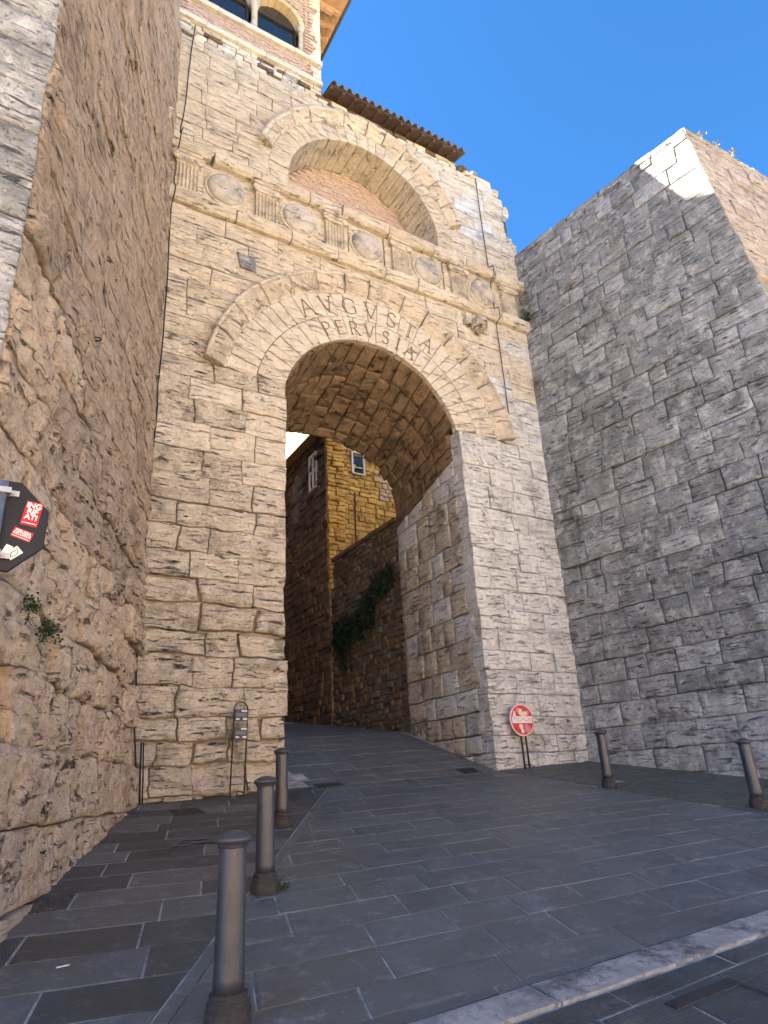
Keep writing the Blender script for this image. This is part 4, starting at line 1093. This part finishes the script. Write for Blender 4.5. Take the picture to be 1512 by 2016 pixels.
def make_bollard(label):
    t = thing('bollard', label, 'bollard', (0,0,0), 'cast iron bollards guarding the road through the gate')
    b = MB(); b.lathe([(0.082,0.13),(0.080,0.2),(0.076,0.5),(0.073,0.80),(0.073,0.815)], (0,0,0), 28); b.build('post', M['iron'], t)
    c = MB(); c.lathe([(0.078,0.800),(0.082,0.806),(0.082,0.818),(0.090,0.824),(0.102,0.834),(0.103,0.846),(0.096,0.856),(0.085,0.862),(0.070,0.872),(0.045,0.884),(0.015,0.889)], (0,0,0), 28); c.build('cap', M['iron'], t)
    f = MB(); f.lathe([(0.118,-0.06),(0.118,0.065),(0.112,0.075),(0.104,0.078),(0.112,0.090),(0.112,0.102),(0.098,0.108),(0.094,0.120),(0.100,0.128),(0.098,0.140),(0.084,0.146)], (0,0,0), 28); f.build('base', M['rusty'], t)
    return t
BOL = [(-5.20,-6.70,'nearest bollard, standing alone at the front of the row left of the road'),(-4.25,-4.76,'middle bollard of the three left of the road, weeds at its foot'),(-3.14,-2.44,'farthest bollard of the three left of the road, mossy cap, beside the gate pier'),
       (2.44,-2.58,'bollard near the no entry sign, first of two by the right tower'),(2.68,-4.86,'bollard at the right end by the grey tower, leaning away from the gate')]
b0 = make_bollard(BOL[0][2])
for i, (x, y, lab) in enumerate(BOL):
    if i == 0: t = b0
    else:
        t = b0.copy(); link(t); t['label'] = lab
        for ch in b0.children:
            c = ch.copy(); link(c, t)
    t.location = (x, y, ground(x, y)); t.rotation_euler = (rng.uniform(-.008, .008), rng.uniform(-.008, .008), rng.uniform(0, 3))

# =================================================================== NO ENTRY SIGN
sg = thing('no_entry_sign', 'round red no entry sign covered in stickers against the right gate pier', 'sign', (2.95,-0.22,ground(2.95,-0.2)))
M['sign_red'] = plain_mat('sign_red', (0.50,0.028,0.030), 0.4, 0, 0.15, 8, 0, (0.55,0.20,0.18), 0.4)
M['sign_white'] = plain_mat('sign_white', (0.72,0.66,0.66), 0.4, 0, 0.08, 10, 0, (0.6,0.42,0.42), 0.3)
M['sign_pink'] = plain_mat('sign_rim', (0.78,0.50,0.50), 0.4, 0, 0.1, 8)
M['stick_pink'] = plain_mat('pink_sticker', (0.60,0.20,0.30), 0.5, 0, 0.3, 30); M['stick_cream'] = plain_mat('cream_sticker', (0.72,0.58,0.42), 0.5, 0, 0.25, 30); M['stick_green'] = plain_mat('olive_sticker', (0.20,0.22,0.08), 0.5, 0, 0.3, 30)
M['ink'] = plain_mat('ink', (0.30,0.16,0.18), 0.6, 0, 0.2, 20)
sc_ = Vector((2.92,-0.20,1.03)); q = MB(); q.lathe([(0.30,-0.02),(0.31,-0.012),(0.31,0.008),(0.302,0.012)], sc_, 48, (0,-1,0)); q.build('rim', M['sign_pink'], sg)
q = MB(); q.lathe([(0.283,0.0),(0.283,0.0145)], sc_, 48, (0,-1,0)); q.build('disc', M['sign_red'], sg)
q = MB(); q.box(sc_.x-0.262, sc_.x+0.262, sc_.y-0.0185, sc_.y-0.010, sc_.z-0.062, sc_.z+0.070); bar = q.build('bar', M['sign_white'], sg)
q = MB()
for i, (pts) in enumerate([[(-.16,.02),(-.10,.03),(-.12,-.02),(-.06,-.03),(-.02,.01)],[(-.01,-.01),(.03,.03),(.07,0),(.10,-.03),(.12,.0)],[(.14,-.03),(.17,.02),(.22,.03),(.23,-.02),(.18,-.04)],[(-.23,.045),(-.19,.05),(-.21,.0)]]):
    q.tube([(sc_.x+a, sc_.y-0.019, sc_.z+b) for a, b in pts], 0.0045, 5)
q.build('scribble', M['ink'], bar)
for i, (a, b, w, h, mk) in enumerate([(-.02,.15,.06,.075,'stick_cream'),(.07,.165,.055,.05,'stick_green'),(.15,.13,.05,.06,'stick_pink'),(-.19,.11,.035,.06,'sign_white'),(-.10,.19,.045,.05,'stick_pink'),(0.02,.09,.05,.03,'stick_cream'),(-.05,-.13,.055,.065,'stick_cream'),(-.02,-.215,.045,.05,'stick_cream'),(.10,-.16,.085,.085,'stick_pink'),(.08,.12,.06,.05,'stick_cream')]):
    q = MB(); n = 10; ph = rng.uniform(0, 6)
    q.lathe([(w,0.0),(w*0.98,0.0012)], (0,0,0), n, (0,-1,0)); o = q.build('sticker', M[mk], sg)
    for vv in o.data.vertices: vv.co = (vv.co.x*(1+.2*math.sin(3*math.atan2(vv.co.z, vv.co.x)+ph))+sc_.x+a, vv.co.y+sc_.y-0.0148-0.0006*i, vv.co.z*h/w*(1+.15*math.cos(2*math.atan2(vv.co.z, vv.co.x)+ph))+sc_.z+b)
for dx in (-0.04, 0.08):
    q = MB(); q.tube([(sc_.x+dx, -0.165, ground(2.95,-.16)-0.05), (sc_.x+dx, -0.165, 1.2)], 0.019, 10); q.build('post', M['dark_metal'], sg)
local(sg)

# =================================================================== OCTAGONAL SIGN seen from behind
cr = Vector(_f)  # not used for placing, only for the viewing bearing of the traffic sign's face
oc = Vector((-6.605,-6.28,1.57)); fn_ = Vector((-0.02,-1.0,0.0)).normalized(); ex = Vector((1,-0.02,0)).normalized(); ez = Vector((0,0,1))
os_ = thing('stop_sign', 'black back of an octagonal road sign with red and white stickers, at the left edge', 'sign', (oc.x,oc.y,-0.8))
M['sign_back'] = plain_mat('black_sign_back', (0.012,0.014,0.020), 0.5, 0, 0.2, 10)
M['stk_red'] = plain_mat('red_sticker', (0.45,0.02,0.03), 0.45, 0, 0.08, 20); M['stk_white'] = plain_mat('white_sticker', (0.75,0.75,0.74), 0.45, 0, 0.05, 20); M['stk_mint'] = plain_mat('mint_sticker', (0.62,0.74,0.66), 0.45, 0, 0.05, 20)
RA = 0.315
def opt(a, b, d=0.0): return oc + ex*a + ez*b + fn_*d
v = []; 
for d, s in ((-0.012, 1), (0.0, 1), (0.006, 0.985)):
    for k in range(8):
        t = math.pi/8+math.pi/4*k; v.append(opt(RA*s*math.cos(t), RA*s*math.sin(t), d))
f = [tuple(range(7,-1,-1)), tuple(range(16,24))] + [(j*8+k, j*8+(k+1)%8, (j+1)*8+(k+1)%8, (j+1)*8+k) for j in (0,1) for k in range(8)]
meshobj('plate', v, f, M['sign_back'], os_)
q = MB(); q.tube([opt(0.02,-2.6,0.045), opt(0.02,0.26,0.045)], 0.030, 14); q.build('pole', M['steel'], os_)
for b in (0.20,-0.20):
    q = MB(); q.obox(opt(0.03,b,0.02), ex*0.085, ez*0.018, fn_*0.012); q.obox(opt(0.025,b,0.062), ex*0.045, ez*0.018, fn_*0.018); q.lathe([(0.012,0),(0.012,0.012)], opt(0.085,b,0.032), 6, fn_); q.build('clamp', M['steel'], os_)
def text_mesh(txt, size, name, mat, parent, fnmap):
    cu = bpy.data.curves.new('txt', 'FONT'); cu.body = txt; cu.size = size; cu.align_x = 'CENTER'; cu.align_y = 'CENTER'; cu.space_line = 0.82; cu.offset = size*0.035
    o = bpy.data.objects.new('txt', cu); COL.objects.link(o); bpy.context.view_layer.update()
    me = bpy.data.meshes.new_from_object(o.evaluated_get(bpy.context.evaluated_depsgraph_get()))
    for vv in me.vertices: vv.co = fnmap(vv.co.x, vv.co.y)
    bpy.data.objects.remove(o); me.materials.clear(); me.materials.append(mat); me.name = name
    return link(bpy.data.objects.new(name, me), parent)
def sticker(ca, cb, w, h, rot, mat, d=0.0075):
    cz_, sz_ = math.cos(rot), math.sin(rot)
    def mp(x, y, dd=d): return opt(ca+x*cz_-y*sz_, cb+x*sz_+y*cz_, dd)
    vv = [mp(-w,-h,0.0062), mp(w,-h,0.0062), mp(w,h,0.0062), mp(-w,h,0.0062), mp(-w,-h), mp(w,-h), mp(w,h), mp(-w,h)]
    o = meshobj('sticker', vv, [(0,3,2,1),(4,5,6,7),(0,1,5,4),(1,2,6,5),(2,3,7,6),(3,0,4,7)], mat, os_); return o, mp
s1, m1 = sticker(0.200,0.090,0.047,0.080,-0.13,M['stk_red'])
text_mesh('ING\nRIF\nATI', 0.047, 'lettering', M['stk_white'], s1, lambda x, y: m1(x, y*1.0+0.014, 0.0085))
q = MB(); q.add([m1(-.04,-.066,.0085), m1(.04,-.066,.0085), m1(.04,-.061,.0085), m1(-.04,-.061,.0085)], [(0,1,2,3)]); q.build('line', M['stk_white'], s1)
s2, m2 = sticker(0.165,-0.050,0.056,0.032,-0.30,M['stk_red'])
text_mesh('PERUGIA\nRECORDS', 0.023, 'lettering', M['stk_white'], s2, lambda x, y: m2(x, y+0.006, 0.0085))
q = MB(); q.add([m2(-.052,-.024,.0085), m2(.052,-.024,.0085), m2(.052,-.020,.0085), m2(-.052,-.020,.0085)], [(0,1,2,3)]); q.build('line', M['stk_white'], s2)
s3, m3 = sticker(0.138,-0.172,0.040,0.027,0.75,M['stk_mint'])
q = MB(); q.tube([m3(a, b, 0.0085) for a, b in ((-.03,-.012),(-.01,.012),(.012,.006),(.032,.02),(.02,-.008),(.0,-.018),(-.03,-.012))], 0.0018, 4); q.build('drawing', M['sign_back'], s3)
sticker(0.100,-0.155,0.020,0.030,-0.35,M['stk_white'], 0.007)
local(os_)

# =================================================================== INFORMATION STAND
st = thing('information_stand', 'rusty iron hoop frame holding two small dark information plates at the left pier', 'stand', (-2.92,-0.2,ground(-2.92,-0.2)))
gz = ground(-2.92,-0.2); yy = -0.20
q = MB(); hw = 0.11; pts = [(-2.90-hw-0.03, yy, gz-0.03), (-2.90-hw, yy, 1.16)] + [(-2.90+hw*math.cos(math.pi-math.pi*k/8), yy, 1.20+hw*1.1*math.sin(math.pi*k/8)) for k in range(9)] + [(-2.90+hw, yy, 1.16), (-2.90+hw-0.03, yy, gz-0.03)]
q.tube(pts, 0.011, 6); q.tube([(-3.04,yy,gz+0.18),(-2.80,yy,gz+0.18)], 0.007, 6); q.build('frame', M['rusty'], st)
M['plate'] = plain_mat('dark_blue_plate', (0.02,0.024,0.04), 0.35, 0, 0.15, 20); M['plate_txt'] = plain_mat('plate_print', (0.55,0.57,0.62), 0.5, 0, 0.1, 30); M['plate_grey'] = plain_mat('plate_grey_print', (0.11,0.125,0.16), 0.5, 0, 0.2, 60)
for zc_ in (1.115, 0.845):
    q = MB(); q.box(-3.005, -2.795, yy-0.025, yy-0.012, zc_-0.09, zc_+0.09); p = q.build('plate', M['plate'], st)
    for (a, b, c_, d_, mk) in ((-2.90,-2.81,0.052,0.078,'plate_txt'),(-2.985,-2.815,-0.02,0.035,'plate_grey'),(-2.985,-2.93,-0.068,-0.045,'plate_txt'),(-2.875,-2.81,-0.072,-0.04,'plate_txt')):
        q = MB(); q.box(a, b, yy-0.027, yy-0.0252, zc_+c_, zc_+d_); q.build('print', M[mk], p)
local(st)

# =================================================================== CABLES, BRACKETS, COVERS
cb = MB(); pts = [(-4.51,16.95),(-4.55,15.2),(-4.60,13.62),(-4.64,12.98),(-4.66,11.9),(-4.66,10.93),(-4.62,8.4),(-4.61,6.4),(-4.60,4.63),(-4.59,2.41),(-4.55,1.2),(-4.44,-0.05)]
def off(z): return 0.30 if 12.6 < z < 13.15 else (0.24 if 11.2 < z < 11.7 else 0.07 if z > 3 else 0.13)
dense = []
for (a, b), (c_, d_) in zip(pts[:-1], pts[1:]):
    for k in range(5): t = k/5; dense.append((a+(c_-a)*t+0.012*math.sin(b*9+k), -off(b+(d_-b)*t), b+(d_-b)*t))
dense.append((pts[-1][0], -0.13, pts[-1][1]))
cb.tube([(x+0.06, y, zz) for x, y, zz in dense], 0.014, 6)
tag(cb.build('lightning_cable', M['cable']), 'thin black cable running down the full height of the gate beside the left tower', 'cable')
cb = MB(); cb.tube([(-4.36,-0.12,0.75),(-4.34,-0.13,0.3),(-4.32,-0.14,-0.08)], 0.013, 6); cb.tube([(-4.33,-0.12,0.75),(-4.30,-0.13,0.3),(-4.285,-0.14,-0.08)], 0.010, 6)
tag(cb.build('cable_sheath', M['cable']), 'short doubled black conduit at the foot of the wall in the left corner', 'conduit')
cb = MB(); pts = [(3.93,-0.08,16.5),(3.92,-0.08,15.0),(3.92,-0.09,13.1),(3.93,-0.27,13.02),(3.93,-0.27,12.7),(3.93,-0.08,12.6),(3.93,-0.08,11.7),(3.93,-0.25,11.6),(3.93,-0.25,11.28),(3.92,-0.08,11.2),(3.91,-0.08,9.28),(3.88,-0.08,7.7)]
cb.tube(pts, 0.013, 6); tag(cb.build('lightning_cable', M['cable']), 'thin dark cable down the right side of the gate past the stone head', 'cable')
dp = thing('drainpipe', 'ochre and white drainpipe strip at the top corner of the left tower', 'pipe', (-5.0,-0.95,13.0))
q = MB(); q.tube([(-5.06,-0.62,13.1),(-5.10,-0.62,16.6)], 0.055, 10); q.build('pipe', M['white_stone'], dp)
q = MB(); q.box(-5.16,-5.0,-0.60,-0.44,14.9,16.6); q.build('ochre_strip', M['ochre'], dp)
q = MB(); q.box(-5.12,-4.86,-0.76,-0.5,12.85,12.98); q.box(-5.10,-4.90,-0.72,-0.54,12.70,12.85); q.build('bracket', M['weathered'], dp); local(dp)
hk = MB(); hp = LP.O+LP.S*4.1+LP.T*4.78; n_ = np.array(LP.N)
hp = np.array([-6.0,-3.83,4.78]); hs = np.array([0.36,0.93,0])
hk.tube([tuple(hp-n_*0.05-hs*0.03), tuple(hp+n_*0.06-hs*0.03), tuple(hp+n_*0.085), tuple(hp+n_*0.06+hs*0.03), tuple(hp-n_*0.02+hs*0.03)], 0.009, 6)
tag(hk.build('iron_hook', M['dark_metal']), 'small bent iron hook set high in the left tower wall', 'hook')
def cover(x, y, w, d, label, rot=0.0, mat='rusty'):
    t = thing('drain_cover', label, 'cover', (x, y, ground(x, y)), 'metal covers set in the paving')
    c_, s_ = math.cos(rot), math.sin(rot)
    def P(a, b, h): X, Y = x+a*c_-b*s_, y+a*s_+b*c_; return (X, Y, ground(X, Y)+h)
    q = MB(); q.add([P(-w,-d,.006), P(w,-d,.006), P(w,d,.006), P(-w,d,.006), P(-w,-d,-.02), P(w,-d,-.02), P(w,d,-.02), P(-w,d,-.02)], [(0,1,2,3),(0,4,5,1),(1,5,6,2),(2,6,7,3),(3,7,4,0)]); q.build('lid', M[mat], t)
    q = MB()
    for k in range(7):
        a = -w*0.85+1.7*w*k/6; q.add([P(a-w*.05,-d*.8,.009), P(a+w*.05,-d*.8,.009), P(a+w*.05,d*.8,.009), P(a-w*.05,d*.8,.009)], [(0,1,2,3)])
    q.build('rib', M['dark_metal'], t); local(t)
cover(-3.87,-0.94,0.19,0.24,'square cover in the pavement beside the left pier foot')
cover(-1.27,0.05,0.24,0.12,'small rusty cover in the road at the left side of the arch')
cover(1.72,0.12,0.20,0.16,'dark drain cover in the road beside the right jamb', 0, 'dark_metal')
fc = thing('manhole_frame', 'rust brown iron angle of a manhole set in slabs at the lower right corner', 'cover', (-2.9,-7.75,ground(-2.9,-7.75)))
q = MB()
for (xa, xb, ya, yb) in ((-3.15,-2.58,-7.78,-7.70),(-2.60,-2.575,-8.6,-7.78)):
    q.add([(xa,ya,ground(xa,ya)+.009),(xb,ya,ground(xb,ya)+.009),(xb,yb,ground(xb,yb)+.009),(xa,yb,ground(xa,yb)+.009),(xa,ya,ground(xa,ya)-.03),(xb,ya,ground(xb,ya)-.03),(xb,yb,ground(xb,yb)-.03),(xa,yb,ground(xa,yb)-.03)], [(0,1,2,3),(0,4,5,1),(1,5,6,2),(2,6,7,3),(3,7,4,0)])
q.build('frame', M['rusty'], fc); local(fc)
pc = MB()
for k in range(10):
    a, b = rng.uniform(-.28,.28), rng.uniform(-.14,.14); w = rng.uniform(.05,.12); X, Y = -4.2+a, -2.72+b
    pc.add([(X-w,Y-w*.5,ground(X,Y)+.005+.0006*k),(X+w,Y-w*.6,ground(X,Y)+.005+.0006*k),(X+w*.8,Y+w*.5,ground(X,Y)+.005+.0006*k),(X-w*.7,Y+w*.6,ground(X,Y)+.005+.0006*k)], [(0,1,2,3)])
tag(pc.build('mortar_patch', M['joint'], pav), kind='stuff')

# =================================================================== PLANTS
def plant(c, n, size, L, label, cat='plant', mat='leaf', nrm=(0,-1,0), seed=0, name='wall_plant', spread=(1,1,1), group=None):
    pr_ = random.Random(seed); mb = MB(); c = Vector(c); N = Vector(nrm).normalized(); mb.v.append(tuple(c-N*0.03))
    for k in range(n):
        d = Vector((pr_.gauss(0,1)*spread[0], pr_.gauss(0,1)*spread[1], pr_.gauss(0,1)*spread[2]))*size*0.5
        p = c + d - N*d.dot(N)*0.5 + N*abs(pr_.gauss(0, .35))*size
        a = Vector((pr_.uniform(-1,1), pr_.uniform(-1,1), pr_.uniform(-1,1)))
        a = (a+N*0.3).normalized(); b = a.cross(Vector((pr_.uniform(-1,1),pr_.uniform(-1,1),pr_.uniform(-1,1)))).normalized(); l = L*pr_.uniform(.6, 1.4); w = l*0.32
        m_ = b.cross(a)*l*0.12
        k0 = len(mb.v); mb.add([p, p+a*l*.5+b*w+m_, p+a*l, p+a*l*.5-b*w+m_], [(0,1,2),(0,2,3)]); mb.v.append(tuple(p+b*0.004)); mb.f.append((0, k0, k0+4)); mb.sm.append(False)
    return tag(mb.build(name, M[mat]), label, cat, group)
NL = tuple(LP.N)
def onl(x, y, z): return Vector((x, y, z))+Vector(NL)*0.08
plant(onl(-6.37,-4.98,1.40), 90, 0.10, 0.028, 'green weed tuft on the left tower just below the black sign', seed=1, nrm=NL)
plant(onl(-6.21,-4.57,1.30), 130, 0.13, 0.030, 'larger trailing green weed on the left tower ledge, right of the smaller tuft', seed=2, nrm=NL, spread=(1,1,.7))
plant(onl(-5.74,-3.45,0.33), 40, 0.055, 0.022, 'small weed growing above the plinth of the left tower near the corner', seed=3, nrm=NL)
plant(onl(-6.03,-4.18,-0.05), 50, 0.06, 0.022, 'weed in the joint above the lowest stones of the left tower', seed=4, nrm=NL)
plant(onl(-5.96,-4.05,-0.36), 20, 0.03, 0.018, 'tiny weed low on the bottom stone of the left tower', seed=5, nrm=NL)
plant((-4.13,-4.84,ground(-4.13,-4.84)+0.03), 30, 0.06, 0.03, 'little weed at the foot of the middle bollard', seed=6, nrm=(0,0,1), name='weed')
plant((5.02,-0.14,11.75), 60, 0.18, 0.08, 'dark fern growing at the right end of the shield frieze', seed=7)
for i, (s, t, lab) in enumerate([(0.25,12.4,'dry brown weeds in the corner joint between gate and right tower, near the frieze'),(0.2,9.6,'dry brown weeds low in the corner joint between gate and right tower')]):
    P = RP.at(np.array([s]), np.array([t]))[0][0]; plant(P+N_*0.05, 70, 0.30, 0.05, lab, seed=10+i, mat='dry', nrm=tuple(N_), spread=(.4,.4,1.6), name='dry_weed')
for i, (s, t, sz, lab, mk) in enumerate([(3.0,12.2,.22,'dry weed tuft high on the grey tower face','dry'),(4.6,2.0,.2,'green weed low on the grey tower face','leaf'),(1.6,11.9,.16,'dry weed tuft near the top of the grey tower beside the gate','dry')]):
    P = RP.at(np.array([s]), np.array([t]))[0][0]; plant(P+N_*0.04, 40, sz*.7, 0.045, lab, seed=20+i, mat=mk, nrm=tuple(N_), name='dry_weed' if mk == 'dry' else 'wall_plant')
for i in range(3):
    P = FP.at(np.array([0.7+0.55*i]), np.array([TOPR+0.05]))[0][0]; plant(P, 26, 0.14, 0.08, ['grass tuft on the tower top nearest its corner','middle grass tuft on top of the right tower','grass tuft on the tower top farthest from its corner'][i], seed=30+i, mat='dry', nrm=(0,0,1), name='grass_tuft', cat='grass')
iv = MB(); ir = random.Random(40)
for k in range(7000):      # hanging mat of leaves, climbing to the right along the wall
    t = ir.random(); y = 6.85-3.5*t; ny_ = vnoise(np.array([[y*1.9, 0, 0], [y*4.1, 5, 0], [y*7.0, 9, 0]]), 3)
    top = 4.35+0.95*t + 0.30*ny_[0]+0.12*ny_[2]; ln = 0.95*(0.55+0.45*math.sin(math.pi*min(1, .15+t)))*(1+0.55*ny_[1]+0.35*ny_[2])
    zz = top - ln*ir.random()**1.2; dens = vnoise(np.array([[y*3.2, zz*3.2, 1.0]]), 7)[0]
    if dens < -0.25-0.5*(top-zz)/1.5*-0.3 and ir.random() < .8: continue
    thick = 0.03+0.17*ir.random()*(0.6+0.6*dens)
    p = Vector((2.40-thick, y+ir.gauss(0, .07), zz+ir.gauss(0, .07)))
    aa = Vector((ir.uniform(-1, .2), ir.uniform(-1, 1), ir.uniform(-1.2, .4))).normalized(); bb_ = aa.cross(Vector((-1, ir.uniform(-.6,.6), ir.uniform(-.6,.6)))).normalized(); l = ir.uniform(.045, .10); w = l*.42
    iv.add([p, p+aa*l*.45+bb_*w, p+aa*l, p+aa*l*.45-bb_*w], [(0,1,2),(0,2,3)])
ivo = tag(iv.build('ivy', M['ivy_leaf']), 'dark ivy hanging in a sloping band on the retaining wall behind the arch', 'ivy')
for k in range(9):
    y = 6.6-0.36*k; q = MB(); q.tube([(2.40, y+0.1*math.sin(j*1.7+k), 2.6+0.3*k+0.32*j) for j in range(8)], [0.016-0.0014*j for j in range(8)], 5); q.build('stem', M['wood'], ivo)
cg = MB(); X, Y = -5.87, -5.52; cg.tube([(X, Y, ground(X, Y)+.012), (X+.03, Y+.008, ground(X, Y)+.012)], .0042, 6); cg.tube([(X+.03, Y+.008, ground(X, Y)+.012), (X+.075, Y+.02, ground(X, Y)+.012)], .0040, 6)
tag(cg.build('cigarette_butt', M['stk_white']), 'white cigarette butt lying on the ribbed paving at lower left', 'litter')
mpv = MB(); a_, b_ = 2.95, -2.25
mpv.add([(a_-.16,b_-.09,ground(a_-.16,b_-.09)+.014),(a_+.14,b_-.13,ground(a_+.14,b_-.13)+.014),(a_+.17,b_+.08,ground(a_+.17,b_+.08)+.014),(a_-.12,b_+.10,ground(a_-.12,b_+.10)+.014)], [(0,1,2,3)]); tag(mpv.build('pale_patch', M['joint'], mp), kind='stuff')
print('total objects', len(bpy.data.objects), 'tris', sum(len(o.data.polygons) for o in bpy.data.objects if o.type == 'MESH'))
